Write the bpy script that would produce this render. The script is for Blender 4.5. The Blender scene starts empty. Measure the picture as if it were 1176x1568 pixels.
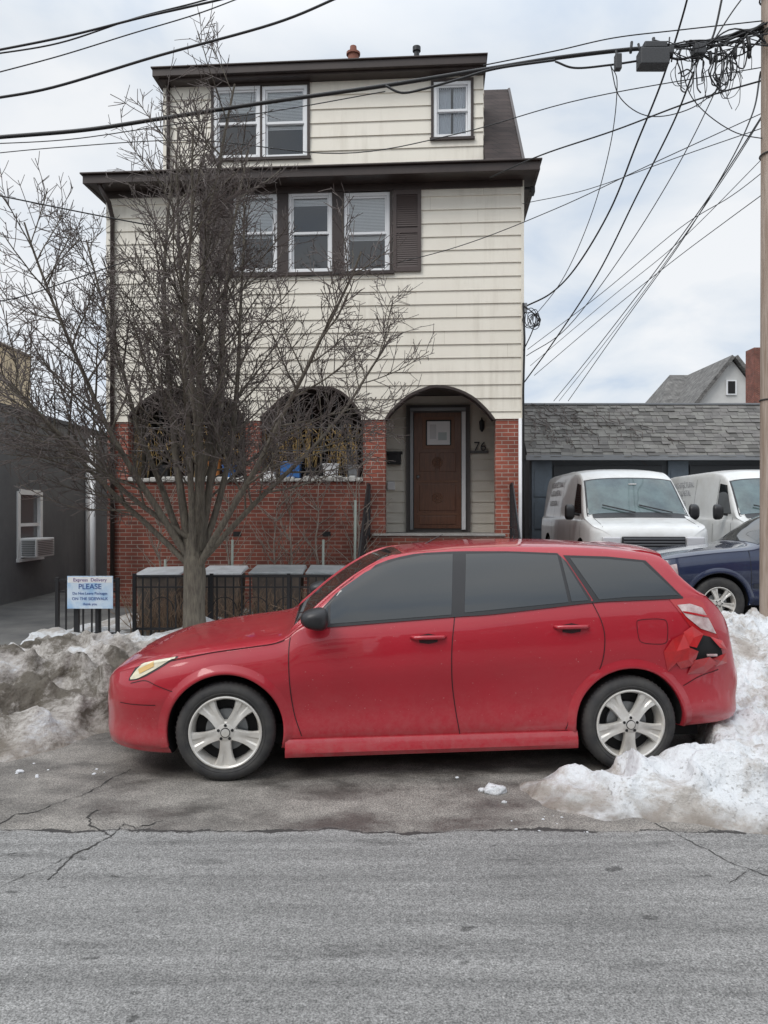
import bpy, math, random, bmesh
import numpy as np
from mathutils import Vector, Matrix, noise
random.seed(7)
F=1178.0; CH=1.72
D=bpy.data
scene=bpy.context.scene
def at(px,py,d): return Vector(((px-588)/F*d, d, CH-(py-784)/F*d))
def smooth(a,b,x):
    t=min(1,max(0,(x-a)/(b-a))); return t*t*(3-2*t)
# ---------------- materials
def nodes_of(m):
    m.use_nodes=True
    nt=m.node_tree
    return nt, nt.nodes, nt.links, nt.nodes["Principled BSDF"]
def M(name,col,rough=.6,metal=0,col2=None,vscale=3,bump=0,bscale=50,coat=0,spec=.5,stretch=(1,1,1),lo=.35,hi=.65,detail=6):
    m=D.materials.new(name); nt,N,L,b=nodes_of(m)
    b.inputs["Base Color"].default_value=(*col,1); b.inputs["Roughness"].default_value=rough
    b.inputs["Metallic"].default_value=metal; b.inputs["Coat Weight"].default_value=coat
    b.inputs["Coat Roughness"].default_value=.04; b.inputs["Specular IOR Level"].default_value=spec
    tc=N.new("ShaderNodeTexCoord"); mp=N.new("ShaderNodeMapping"); mp.inputs["Scale"].default_value=stretch
    L.new(tc.outputs["Object"],mp.inputs[0])
    if col2:
        n=N.new("ShaderNodeTexNoise"); n.inputs["Scale"].default_value=vscale; n.inputs["Detail"].default_value=detail; n.inputs["Roughness"].default_value=.65
        L.new(mp.outputs[0],n.inputs["Vector"])
        r=N.new("ShaderNodeValToRGB"); r.color_ramp.elements[0].position=lo; r.color_ramp.elements[1].position=hi
        r.color_ramp.elements[0].color=(*col,1); r.color_ramp.elements[1].color=(*col2,1)
        L.new(n.outputs[0],r.inputs[0]); L.new(r.outputs[0],b.inputs["Base Color"])
    if bump:
        n2=N.new("ShaderNodeTexNoise"); n2.inputs["Scale"].default_value=bscale; n2.inputs["Detail"].default_value=5
        L.new(mp.outputs[0],n2.inputs["Vector"])
        bp=N.new("ShaderNodeBump"); bp.inputs["Strength"].default_value=bump; bp.inputs["Distance"].default_value=.02
        L.new(n2.outputs[0],bp.inputs["Height"]); L.new(bp.outputs[0],b.inputs["Normal"])
    return m
def streak(m,col,amt=.5,sx=9,sz=.5):
    nt=m.node_tree;N=nt.nodes;L=nt.links;b=N["Principled BSDF"]; src=b.inputs["Base Color"].links[0].from_socket
    tc=N.new("ShaderNodeTexCoord"); mp=N.new("ShaderNodeMapping"); mp.inputs["Scale"].default_value=(sx,sx,sz); L.new(tc.outputs["Object"],mp.inputs[0])
    n=N.new("ShaderNodeTexNoise"); n.inputs["Scale"].default_value=1; n.inputs["Detail"].default_value=7; n.inputs["Roughness"].default_value=.6; L.new(mp.outputs[0],n.inputs["Vector"])
    n2=N.new("ShaderNodeTexNoise"); n2.inputs["Scale"].default_value=.7; L.new(tc.outputs["Object"],n2.inputs["Vector"])
    mu=N.new("ShaderNodeMath"); mu.operation='MULTIPLY'; L.new(n.outputs[0],mu.inputs[0]); L.new(n2.outputs[0],mu.inputs[1])
    mr=N.new("ShaderNodeMapRange"); mr.inputs[1].default_value=.26; mr.inputs[2].default_value=.42; mr.inputs[3].default_value=0; mr.inputs[4].default_value=amt; L.new(mu.outputs[0],mr.inputs[0])
    x=N.new("ShaderNodeMix"); x.data_type='RGBA'; L.new(mr.outputs[0],x.inputs[0]); L.new(src,x.inputs[6]); x.inputs[7].default_value=(*col,1); L.new(x.outputs[2],b.inputs["Base Color"])
def brickmat(name,c1,c2,mortar,bw=.21,bh=.068,ms=.006,rough=.85,bump=.5):
    m=D.materials.new(name); nt,N,L,b=nodes_of(m); b.inputs["Roughness"].default_value=rough
    tc=N.new("ShaderNodeTexCoord"); s=N.new("ShaderNodeSeparateXYZ"); L.new(tc.outputs["Object"],s.inputs[0])
    a=N.new("ShaderNodeMath"); L.new(s.outputs[0],a.inputs[0]); L.new(s.outputs[1],a.inputs[1])
    c=N.new("ShaderNodeCombineXYZ"); L.new(a.outputs[0],c.inputs[0]); L.new(s.outputs[2],c.inputs[1])
    t=N.new("ShaderNodeTexBrick"); L.new(c.outputs[0],t.inputs["Vector"])
    t.inputs["Scale"].default_value=1; t.inputs["Brick Width"].default_value=bw; t.inputs["Row Height"].default_value=bh
    t.inputs["Mortar Size"].default_value=ms; t.inputs["Mortar Smooth"].default_value=.2
    t.inputs["Color1"].default_value=(*c1,1); t.inputs["Color2"].default_value=(*c2,1); t.inputs["Mortar"].default_value=(*mortar,1)
    n=N.new("ShaderNodeTexNoise"); n.inputs["Scale"].default_value=2.2; n.inputs["Detail"].default_value=8; L.new(tc.outputs["Object"],n.inputs["Vector"])
    r=N.new("ShaderNodeValToRGB"); r.color_ramp.elements[0].position=.3; r.color_ramp.elements[1].position=.7
    r.color_ramp.elements[0].color=(.6,.6,.6,1); r.color_ramp.elements[1].color=(1.25,1.25,1.25,1)
    L.new(n.outputs[0],r.inputs[0])
    mx=N.new("ShaderNodeMix"); mx.data_type='RGBA'; mx.blend_type='MULTIPLY'; mx.inputs[0].default_value=1
    L.new(t.outputs[0],mx.inputs[6]); L.new(r.outputs[0],mx.inputs[7]); L.new(mx.outputs[2],b.inputs["Base Color"])
    bp=N.new("ShaderNodeBump"); bp.inputs["Strength"].default_value=bump; bp.inputs["Distance"].default_value=.01; bp.invert=True
    L.new(t.outputs[1],bp.inputs["Height"]); L.new(bp.outputs[0],b.inputs["Normal"])
    return m
siding=M("siding",(.83,.785,.685),.45,col2=(.77,.72,.62),vscale=1.1,stretch=(1,1,.5),lo=.45,hi=.78,bump=.03,bscale=8)
streak(siding,(.52,.47,.38),.40)
cream_seam=M("siding_seam",(.5,.46,.37),.6)
brown=M("brown_trim",(.035,.024,.021),.45,col2=(.05,.035,.03))
shutterm=M("shutter_brown",(.075,.055,.05),.5)
white=M("white_vinyl",(.82,.83,.84),.4)
blindm=M("blind_white",(.88,.89,.90),.6)
whitepaint=M("white_paint_van",(.78,.79,.79),.3,coat=.4,col2=(.66,.66,.64),vscale=2)
dark=M("dark_interior",(.012,.012,.013),.8)
black=M("black_metal",(.016,.016,.018),.45,bump=.05)
blackpl=M("black_plastic",(.02,.02,.022),.4)
rubber=M("tyre_rubber",(.028,.028,.03),.75,col2=(.055,.053,.05),vscale=9)
brick_a=brickmat("brick_dark",(.23,.062,.04),(.14,.042,.03),(.30,.25,.21))
brick_b=brickmat("brick_red",(.36,.10,.065),(.26,.075,.05),(.42,.36,.31))
shingle=brickmat("roof_shingle",(.035,.024,.022),(.055,.04,.036),(.015,.012,.012),.3,.14,.006,.9)
slate=brickmat("slate_roof",(.13,.125,.12),(.20,.195,.185),(.05,.048,.045),.26,.135,.008,.8)
wood=M("door_wood",(.10,.038,.019),.4,col2=(.16,.062,.029),vscale=4,stretch=(8,8,.7),coat=.2)
wood2=M("door_carving",(.18,.08,.04),.45)
concrete=M("concrete",(.34,.33,.31),.85,col2=(.25,.24,.225),vscale=4,bump=.2,bscale=40)
stone=M("pale_stone",(.62,.61,.58),.85,col2=(.42,.41,.38),vscale=9,bump=.3)
stucco=M("grey_stucco",(.115,.118,.125),.9,col2=(.15,.152,.158),vscale=1.5,bump=.25,bscale=60)
streak(stucco,(.21,.205,.20),.4,4,.4)
beige=M("beige_stucco",(.66,.54,.37),.85,col2=(.58,.47,.32),vscale=2)
bark=M("bark",(.085,.072,.06),.9,col2=(.18,.16,.125),vscale=6,stretch=(6,6,1),bump=.6,bscale=20)
twigm=M("twig",(.105,.085,.078),.85,col2=(.17,.145,.135),vscale=3)
straw=M("dried_grass",(.40,.26,.10),.8,col2=(.66,.48,.22),vscale=9)
vine=M("dead_vine",(.34,.30,.26),.85,col2=(.2,.16,.13),vscale=7)
cablem=M("cable",(.012,.012,.013),.5)
silver=M("alloy",(.74,.73,.70),.32,metal=.3,col2=(.60,.57,.52),vscale=8)
metalg=M("grey_metal",(.28,.29,.30),.45,metal=.6)
paper=M("paper",(.78,.78,.78),.7)
bluep=M("blue_plastic",(.05,.16,.42),.4); orangep=M("orange",(.6,.22,.05),.5)
bluedoor=M("blue_grey_door",(.17,.21,.25),.6,col2=(.13,.16,.19),vscale=3)
polem=M("pole_wood",(.46,.38,.32),.85,col2=(.28,.21,.16),vscale=4,stretch=(6,6,.4),bump=.4,bscale=12)
navy=M("navy_paint",(.012,.02,.06),.25,coat=1,col2=(.02,.03,.07),vscale=3)
def paintmat():
    m=D.materials.new("red_car_paint"); nt,N,L,b=nodes_of(m)
    tc=N.new("ShaderNodeTexCoord"); n=N.new("ShaderNodeTexNoise"); n.inputs["Scale"].default_value=2.5; n.inputs["Detail"].default_value=8
    L.new(tc.outputs["Object"],n.inputs["Vector"])
    r=N.new("ShaderNodeValToRGB"); r.color_ramp.elements[0].position=.35; r.color_ramp.elements[1].position=.75
    r.color_ramp.elements[0].color=(.40,.004,.018,1); r.color_ramp.elements[1].color=(.36,.009,.020,1)
    L.new(n.outputs[0],r.inputs[0])
    s=N.new("ShaderNodeSeparateXYZ"); L.new(tc.outputs["Object"],s.inputs[0])
    mr=N.new("ShaderNodeMapRange"); mr.inputs[1].default_value=.15; mr.inputs[2].default_value=.6; mr.inputs[3].default_value=.30; mr.inputs[4].default_value=.01
    L.new(s.outputs[2],mr.inputs[0])
    n2=N.new("ShaderNodeTexNoise"); n2.inputs["Scale"].default_value=14; n2.inputs["Detail"].default_value=10; n2.inputs["Roughness"].default_value=.8
    L.new(tc.outputs["Object"],n2.inputs["Vector"])
    r3=N.new("ShaderNodeMapRange"); r3.inputs[1].default_value=.35; r3.inputs[2].default_value=.7; L.new(n2.outputs[0],r3.inputs[0])
    mu=N.new("ShaderNodeMath"); mu.operation='MULTIPLY'; L.new(mr.outputs[0],mu.inputs[0]); L.new(r3.outputs[0],mu.inputs[1])
    mx=N.new("ShaderNodeMix"); mx.data_type='RGBA'; L.new(mu.outputs[0],mx.inputs[0]); L.new(r.outputs[0],mx.inputs[6]); mx.inputs[7].default_value=(.36,.25,.23,1)
    n5=N.new("ShaderNodeTexNoise"); n5.inputs["Scale"].default_value=75; n5.inputs["Detail"].default_value=2; L.new(tc.outputs["Object"],n5.inputs["Vector"])
    r5=N.new("ShaderNodeMapRange"); r5.inputs[1].default_value=.73; r5.inputs[2].default_value=.77; r5.inputs[4].default_value=.4; L.new(n5.outputs[0],r5.inputs[0])
    m5=N.new("ShaderNodeMix"); m5.data_type='RGBA'; L.new(r5.outputs[0],m5.inputs[0]); L.new(mx.outputs[2],m5.inputs[6]); m5.inputs[7].default_value=(.55,.42,.40,1)
    L.new(m5.outputs[2],b.inputs["Base Color"])
    b.inputs["Roughness"].default_value=.42; b.inputs["Coat Weight"].default_value=.85
    a=N.new("ShaderNodeMath"); a.operation='MULTIPLY_ADD'; a.inputs[1].default_value=.6; a.inputs[2].default_value=.03; L.new(mu.outputs[0],a.inputs[0]); L.new(a.outputs[0],b.inputs["Coat Roughness"])
    # very slight orange-peel / panel waviness
    nw=N.new("ShaderNodeTexNoise"); nw.inputs["Scale"].default_value=3.0; nw.inputs["Detail"].default_value=2; L.new(tc.outputs["Object"],nw.inputs["Vector"])
    bp=N.new("ShaderNodeBump"); bp.inputs["Strength"].default_value=.10; bp.inputs["Distance"].default_value=.05; L.new(nw.outputs[0],bp.inputs["Height"]); L.new(bp.outputs[0],b.inputs["Coat Normal"])
    return m
red=paintmat()
gdark=M("tinted_glass",(.014,.017,.018),.03,spec=.9,coat=.25)
def thinglass():
    m=D.materials.new("window_glass"); m.use_nodes=True; nt=m.node_tree; N=nt.nodes; L=nt.links; N.clear()
    o=N.new("ShaderNodeOutputMaterial"); t=N.new("ShaderNodeBsdfTransparent"); t.inputs[0].default_value=(.96,.98,.98,1)
    g=N.new("ShaderNodeBsdfGlossy"); g.inputs["Roughness"].default_value=.02
    lw=N.new("ShaderNodeLayerWeight"); lw.inputs[0].default_value=.3
    ma=N.new("ShaderNodeMath"); ma.operation='ADD'; ma.inputs[1].default_value=.09; L.new(lw.outputs[0],ma.inputs[0])
    x=N.new("ShaderNodeMixShader"); L.new(ma.outputs[0],x.inputs[0]); L.new(t.outputs[0],x.inputs[1]); L.new(g.outputs[0],x.inputs[2]); L.new(x.outputs[0],o.inputs[0])
    return m
glass=thinglass()
lampm=M("headlamp_lens",(.76,.70,.50),.12,coat=1,col2=(.52,.48,.38),vscale=14)
tailr=M("tail_lamp_red",(.42,.01,.015),.1,coat=1); tailw=M("tail_lamp_clear",(.66,.56,.55),.12,coat=1,col2=(.40,.26,.26),vscale=14)
# ---------------- mesh helpers
def empty(name,loc=(0,0,0),rz=0):
    o=D.objects.new(name,None); scene.collection.objects.link(o); o.location=loc; o.rotation_euler=(0,0,rz); o.empty_display_size=.2
    return o
def mk(name,v,f,mats,parent=None,smoothf=False,mi=None,sharp=None,bevel=0):
    me=D.meshes.new(name); me.from_pydata([tuple(a) for a in v],[],f)
    if not isinstance(mats,(list,tuple)): mats=[mats]
    for m in mats: me.materials.append(m)
    if mi is not None: me.polygons.foreach_set("material_index",mi)
    if smoothf: me.polygons.foreach_set("use_smooth",[True]*len(me.polygons))
    me.update()
    if sharp: me.set_sharp_from_angle(angle=math.radians(sharp))
    o=D.objects.new(name,me); scene.collection.objects.link(o)
    if parent: o.parent=parent
    if bevel:
        b=o.modifiers.new("bev",'BEVEL'); b.width=bevel; b.segments=2; b.limit_method='ANGLE'
    return o
class MB:
    def __init__(s): s.v=[];s.f=[];s.m=[]
    def add(s,v,f,mi=0):
        k=len(s.v); s.v+= [tuple(a) for a in v]; s.f+=[tuple(i+k for i in q) for q in f]; s.m+=[mi]*len(f)
    def box(s,x0,x1,y0,y1,z0,z1,mi=0):
        s.add([(x0,y0,z0),(x1,y0,z0),(x1,y1,z0),(x0,y1,z0),(x0,y0,z1),(x1,y0,z1),(x1,y1,z1),(x0,y1,z1)],
              [(0,3,2,1),(4,5,6,7),(0,1,5,4),(1,2,6,5),(2,3,7,6),(3,0,4,7)],mi)
    def tube(s,pts,rad,n=4,mi=0,cap=True):
        pts=[Vector(p) for p in pts]; K=len(pts)
        if not isinstance(rad,(list,tuple)): rad=[rad]*K
        vs=[];fs=[]; ref=None
        for i,p in enumerate(pts):
            t=(pts[min(K-1,i+1)]-pts[max(0,i-1)])
            if t.length<1e-9: t=Vector((0,0,1))
            t.normalize()
            if ref is None:
                ref=t.orthogonal().normalized()
            else:
                ref=(ref-t*ref.dot(t))
                if ref.length<1e-6: ref=t.orthogonal()
                ref.normalize()
            b=t.cross(ref)
            for j in range(n):
                a=2*math.pi*j/n; vs.append(p+(ref*math.cos(a)+b*math.sin(a))*rad[i])
        for i in range(K-1):
            for j in range(n):
                k=(j+1)%n; fs.append((i*n+j,i*n+k,(i+1)*n+k,(i+1)*n+j))
        if cap: fs.append(tuple(range(n-1,-1,-1))); fs.append(tuple((K-1)*n+j for j in range(n)))
        s.add(vs,fs,mi)
    def revolve(s,prof,c,axis='Y',n=32,mi=0):
        vs=[];fs=[];K=len(prof)
        for r,h in prof:
            for j in range(n):
                a=2*math.pi*j/n
                if axis=='Y': vs.append((c[0]+r*math.cos(a),c[1]+h,c[2]+r*math.sin(a)))
                else: vs.append((c[0]+r*math.cos(a),c[1]+r*math.sin(a),c[2]+h))
        for i in range(K-1):
            for j in range(n):
                k=(j+1)%n; fs.append((i*n+j,i*n+k,(i+1)*n+k,(i+1)*n+j))
        s.add(vs,fs,mi)
    def obj(s,name,mats,parent=None,smoothf=False,sharp=None,bevel=0):
        return mk(name,s.v,s.f,mats,parent,smoothf,s.m,sharp,bevel)
def box(name,x0,x1,y0,y1,z0,z1,m,parent=None,bevel=0):
    b=MB(); b.box(min(x0,x1),max(x0,x1),min(y0,y1),max(y0,y1),min(z0,z1),max(z0,z1)); return b.obj(name,m,parent,bevel=bevel)
def fixn(o):
    bm=bmesh.new(); bm.from_mesh(o.data); bmesh.ops.recalc_face_normals(bm,faces=bm.faces); bm.to_mesh(o.data); bm.free()
def prism(name,poly,y0,y1,m,parent=None):
    n=len(poly); v=[(x,y0,z) for x,z in poly]+[(x,y1,z) for x,z in poly]
    f=[tuple(range(n)),tuple(range(2*n-1,n-1,-1))]+[(i,i+n,(i+1)%n+n,(i+1)%n) for i in range(n)]
    o=mk(name,v,f,m,parent); fixn(o); return o
def cut(o,cutters,mm='TRANSFER'):
    for c in cutters:
        md=o.modifiers.new("b",'BOOLEAN'); md.operation='DIFFERENCE'; md.object=c; md.solver='EXACT'; md.material_mode=mm
    bpy.context.view_layer.update()
    dg=bpy.context.evaluated_depsgraph_get()
    me=D.meshes.new_from_object(o.evaluated_get(dg)); o.modifiers.clear(); o.data=me
    for c in cutters: D.objects.remove(c,do_unlink=True)
def text(name,body,size,loc,rot,m,parent=None,ext=.002,align='CENTER'):
    cu=D.curves.new(name,'FONT'); cu.body=body; cu.size=size; cu.extrude=ext; cu.align_x=align; cu.materials.append(m)
    o=D.objects.new(name,cu); scene.collection.objects.link(o); o.location=loc; o.rotation_euler=rot
    if parent: o.parent=parent
    return o
def catmull(P,sub=6):
    P=[Vector(p) for p in P]; Q=[P[0]*2-P[1]]+P+[P[-1]*2-P[-2]]; out=[]
    for i in range(1,len(Q)-2):
        a,b,c,d=Q[i-1:i+3]
        for k in range(sub):
            t=k/sub; out.append(.5*((2*b)+(c-a)*t+(2*a-5*b+4*c-d)*t*t+(3*b-a-3*c+d)*t**3))
    out.append(P[-1]); return out

# ================= WORLD
w=D.worlds.new("World"); scene.world=w; w.use_nodes=True; N=w.node_tree.nodes; L=w.node_tree.links; N.clear()
SUN_EL=math.radians(50); SUN_ROT=math.atan2(-.66,-.75)
o=N.new("ShaderNodeOutputWorld"); sky=N.new("ShaderNodeTexSky"); sky.sky_type='NISHITA'; sky.sun_disc=False; sky.sun_elevation=SUN_EL; sky.sun_rotation=SUN_ROT
b1=N.new("ShaderNodeBackground"); b1.inputs[1].default_value=.12; L.new(sky.outputs[0],b1.inputs[0])
tc=N.new("ShaderNodeTexCoord"); s=N.new("ShaderNodeSeparateXYZ"); L.new(tc.outputs["Generated"],s.inputs[0])
zp=N.new("ShaderNodeMath"); zp.operation='ADD'; zp.inputs[1].default_value=.22; L.new(s.outputs[2],zp.inputs[0])
zm=N.new("ShaderNodeMath"); zm.operation='MAXIMUM'; zm.inputs[1].default_value=.05; L.new(zp.outputs[0],zm.inputs[0])
dx=N.new("ShaderNodeMath"); dx.operation='DIVIDE'; L.new(s.outputs[0],dx.inputs[0]); L.new(zm.outputs[0],dx.inputs[1])
dy=N.new("ShaderNodeMath"); dy.operation='DIVIDE'; L.new(s.outputs[1],dy.inputs[0]); L.new(zm.outputs[0],dy.inputs[1])
cb=N.new("ShaderNodeCombineXYZ"); L.new(dx.outputs[0],cb.inputs[0]); L.new(dy.outputs[0],cb.inputs[1])
n1=N.new("ShaderNodeTexNoise"); n1.inputs["Scale"].default_value=1.9; n1.inputs["Detail"].default_value=8; n1.inputs["Roughness"].default_value=.5; n1.inputs["Distortion"].default_value=.4; L.new(cb.outputs[0],n1.inputs["Vector"])
r1=N.new("ShaderNodeValToRGB"); e=r1.color_ramp.elements; e[0].position=.34; e[0].color=(.58,.68,.82,1); e[1].position=.60; e[1].color=(.92,.94,.965,1)
x_=r1.color_ramp.elements.new(.46); x_.color=(.78,.835,.90,1)
L.new(n1.outputs[0],r1.inputs[0])
mr=N.new("ShaderNodeMapRange"); mr.inputs[1].default_value=.5; mr.inputs[2].default_value=1.0; mr.inputs[3].default_value=1.0; mr.inputs[4].default_value=2.1; L.new(s.outputs[2],mr.inputs[0])
b2=N.new("ShaderNodeBackground"); L.new(r1.outputs[0],b2.inputs[0]); L.new(mr.outputs[0],b2.inputs[1])
mx=N.new("ShaderNodeMixShader"); mx.inputs[0].default_value=.95; L.new(b1.outputs[0],mx.inputs[1]); L.new(b2.outputs[0],mx.inputs[2]); L.new(mx.outputs[0],o.inputs[0])
sl=D.lights.new("sun",'SUN'); sl.energy=1.5; sl.angle=math.radians(30); sl.color=(1,.96,.91)
so=D.objects.new("sun",sl); scene.collection.objects.link(so)
sd=Vector((math.sin(SUN_ROT)*math.cos(SUN_EL),math.cos(SUN_ROT)*math.cos(SUN_EL),math.sin(SUN_EL)))
so.rotation_euler=sd.to_track_quat('Z','Y').to_euler(); so.location=sd*30
scene.view_settings.view_transform='Standard'; scene.view_settings.look='None'; scene.view_settings.exposure=0
cam=D.cameras.new("camera"); co=D.objects.new("camera",cam); scene.collection.objects.link(co); scene.camera=co
cam.sensor_fit='VERTICAL'; cam.sensor_height=24; cam.lens=24*F/1568; cam.clip_end=2000; cam.clip_start=.05
co.location=(0,0,CH); co.rotation_euler=(math.radians(90),0,0)

# ================= GROUND
def gh(x,y):
    h=.06*smooth(6.95,7.3,y)
    h+=.40*smooth(11.9,12.9,y)*smooth(2.5,3.3,x)
    return h
xs=list(np.concatenate([np.linspace(-300,-12,8),np.linspace(-10,12,67),np.linspace(15,300,8)]))
ys=list(np.concatenate([np.linspace(-200,4,6),np.linspace(5,20,91),np.linspace(24,500,8)]))
v=[(x,y,gh(x,y)-.004) for y in ys for x in xs]; nx=len(xs)
f=[(j*nx+i,j*nx+i+1,(j+1)*nx+i+1,(j+1)*nx+i) for j in range(len(ys)-1) for i in range(nx-1)]
groundm=M("yard_asphalt",(.10,.10,.10),.9,col2=(.17,.168,.16),vscale=1.5,bump=.3,bscale=60)
mk("ground",v,f,groundm,smoothf=True)
def roadmat():
    m=D.materials.new("road_asphalt"); nt,N,L,b=nodes_of(m)
    tc=N.new("ShaderNodeTexCoord")
    def noi(sc,det=6,st=(1,1,1),ro=.6,loc=(0,0,0)):
        mp=N.new("ShaderNodeMapping"); mp.inputs["Scale"].default_value=st; mp.inputs["Location"].default_value=loc; L.new(tc.outputs["Object"],mp.inputs[0])
        n=N.new("ShaderNodeTexNoise"); n.inputs["Scale"].default_value=sc; n.inputs["Detail"].default_value=det; n.inputs["Roughness"].default_value=ro; L.new(mp.outputs[0],n.inputs["Vector"]); return n.outputs[0]
    def ramp(i,p0,c0,p1,c1):
        r=N.new("ShaderNodeValToRGB"); e=r.color_ramp.elements; e[0].position=p0;e[1].position=p1
        e[0].color=(*([c0]*3 if not isinstance(c0,tuple) else c0),1); e[1].color=(*([c1]*3 if not isinstance(c1,tuple) else c1),1); L.new(i,r.inputs[0]); return r.outputs[0]
    def mul(a,b_,fac=1,bt='MULTIPLY'):
        x=N.new("ShaderNodeMix"); x.data_type='RGBA'; x.blend_type=bt
        if isinstance(fac,(int,float)): x.inputs[0].default_value=fac
        else: L.new(fac,x.inputs[0])
        for s_,val in((6,a),(7,b_)):
            if isinstance(val,tuple): x.inputs[s_].default_value=(*val,1)
            else: L.new(val,x.inputs[s_])
        return x.outputs[2]
    base=ramp(noi(.9,7),.3,(.174,.172,.167),.7,(.240,.237,.230))
    agg=ramp(noi(120,3,ro=.75),.35,.40,.66,1.65)
    c=mul(base,agg)
    c=mul(c,ramp(noi(28,3,ro=.6,loc=(1,7,0)),.35,.86,.65,1.12))
    c=mul(c,ramp(noi(1.4,6,(.35,6,1),.6),.36,.78,.6,1.1))
    c=mul(c,ramp(noi(2.6,5,(.55,2.4,1),.6,(3,1,0)),.58,1.0,.72,.55))
    c=mul(c,ramp(noi(5.0,3,(1.0,1.8,1),.5,(1,4,0)),.68,1.0,.72,.45))
    c=mul(c,(.5,.49,.47),ramp(noi(60,2,ro=.5,loc=(9,2,0)),.70,0.0,.74,.7),'MIX')
    s=N.new("ShaderNodeSeparateXYZ"); L.new(tc.outputs["Object"],s.inputs[0])
    w_=N.new("ShaderNodeMath"); w_.operation='MULTIPLY_ADD'; w_.inputs[1].default_value=.26; L.new(noi(1.9,9,ro=.7),w_.inputs[0]); L.new(s.outputs[1],w_.inputs[2])
    mr=N.new("ShaderNodeMapRange"); mr.inputs[1].default_value=4.25; mr.inputs[2].default_value=4.30; L.new(w_.outputs[0],mr.inputs[0])
    wetn=noi(1.3,8,(1,1.6,1),.62)
    lane=mul(mul(ramp(wetn,.40,(.092,.085,.077),.57,(.225,.21,.19)),agg),ramp(noi(6,5),.3,.8,.7,1.2))
    c=mul(c,lane,mr.outputs[0],'MIX')
    sb=N.new("ShaderNodeMath"); sb.operation='SUBTRACT'; sb.inputs[1].default_value=4.275; L.new(w_.outputs[0],sb.inputs[0])
    ab=N.new("ShaderNodeMath"); ab.operation='ABSOLUTE'; L.new(sb.outputs[0],ab.inputs[0])
    n3=noi(3,6,loc=(5,5,0)); th=N.new("ShaderNodeMapRange"); th.inputs[1].default_value=.4; th.inputs[2].default_value=.7; th.inputs[3].default_value=.002; th.inputs[4].default_value=.026; L.new(n3,th.inputs[0])
    lt=N.new("ShaderNodeMath"); lt.operation='LESS_THAN'; L.new(ab.outputs[0],lt.inputs[0]); L.new(th.outputs[0],lt.inputs[1])
    c=mul(c,(.04,.037,.035),lt.outputs[0],'MIX')
    L.new(c,b.inputs["Base Color"])
    wr=N.new("ShaderNodeMapRange"); wr.inputs[1].default_value=.40; wr.inputs[2].default_value=.56; wr.inputs[3].default_value=.42; wr.inputs[4].default_value=.85; L.new(wetn,wr.inputs[0])
    ro=N.new("ShaderNodeMix"); ro.data_type='FLOAT'; L.new(mr.outputs[0],ro.inputs[0]); ro.inputs[2].default_value=.9; L.new(wr.outputs[0],ro.inputs[3]); L.new(ro.outputs[0],b.inputs["Roughness"])
    bp=N.new("ShaderNodeBump"); bp.inputs["Strength"].default_value=.5; bp.inputs["Distance"].default_value=.008; L.new(noi(110,4,ro=.7),bp.inputs["Height"]); L.new(bp.outputs[0],b.inputs["Normal"])
    return m
road=mk("road",[(-150,-6.5,.002),(150,-6.5,.002),(150,6.98,.002),(-150,6.98,.002)],[(0,1,2,3)],roadmat())
crackm=M("crack",(.04,.038,.036),.9)
def G(px,py,z=.005):
    d=(CH-z)*F/(py-784); return Vector(((px-588)/F*d,d,z))
cb_=MB()
def crack(pts,w0):
    P=[G(*p) for p in pts]; Q=[]
    for i in range(len(P)-1):
        n=max(3,int((P[i+1]-P[i]).length/.022))
        for k in range(n):
            q=P[i].lerp(P[i+1],k/n); q.x+=random.uniform(-.008,.008)+.02*noise.noise(q*6); q.y+=random.uniform(-.008,.008)+.03*noise.noise(q*6+Vector((9,0,0))); Q.append(q)
    Q.append(P[-1]); vs=[]
    for i,q in enumerate(Q):
        t=(Q[min(i+1,len(Q)-1)]-Q[max(i-1,0)]).normalized(); n=Vector((-t.y,t.x,0)); ww=w0*random.uniform(.15,1.2)
        vs+= [q+n*ww,q-n*ww]
    cb_.add(vs,[(2*i,2*i+1,2*i+3,2*i+2) for i in range(len(Q)-1)])
crack([(-60,1268),(0,1262),(20,1248),(60,1240),(100,1225),(140,1212),(175,1190),(200,1178)],.006)
crack([(75,1345),(110,1312),(150,1290),(165,1283),(140,1262),(135,1248),(150,1240)],.007)
crack([(165,1283),(190,1262),(205,1268),(250,1255)],.005)
crack([(0,1360),(40,1340),(75,1325),(110,1312)],.003)
crack([(1000,1258),(1060,1290),(1120,1320),(1176,1340),(1230,1360)],.004)
crack([(1120,1350),(1150,1330),(1200,1325)],.002)
cb_.obj("crack",crackm,road)
kb=MB(); kb.box(-60,60,6.99,7.14,-.1,.125); kb.obj("kerb",concrete,bevel=.015)
sw=MB()
for i in range(-30,30): sw.box(i*1.5+.006,i*1.5+1.494,7.15,8.75,-.1,.115)
sw.obj("sidewalk",concrete)

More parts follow.
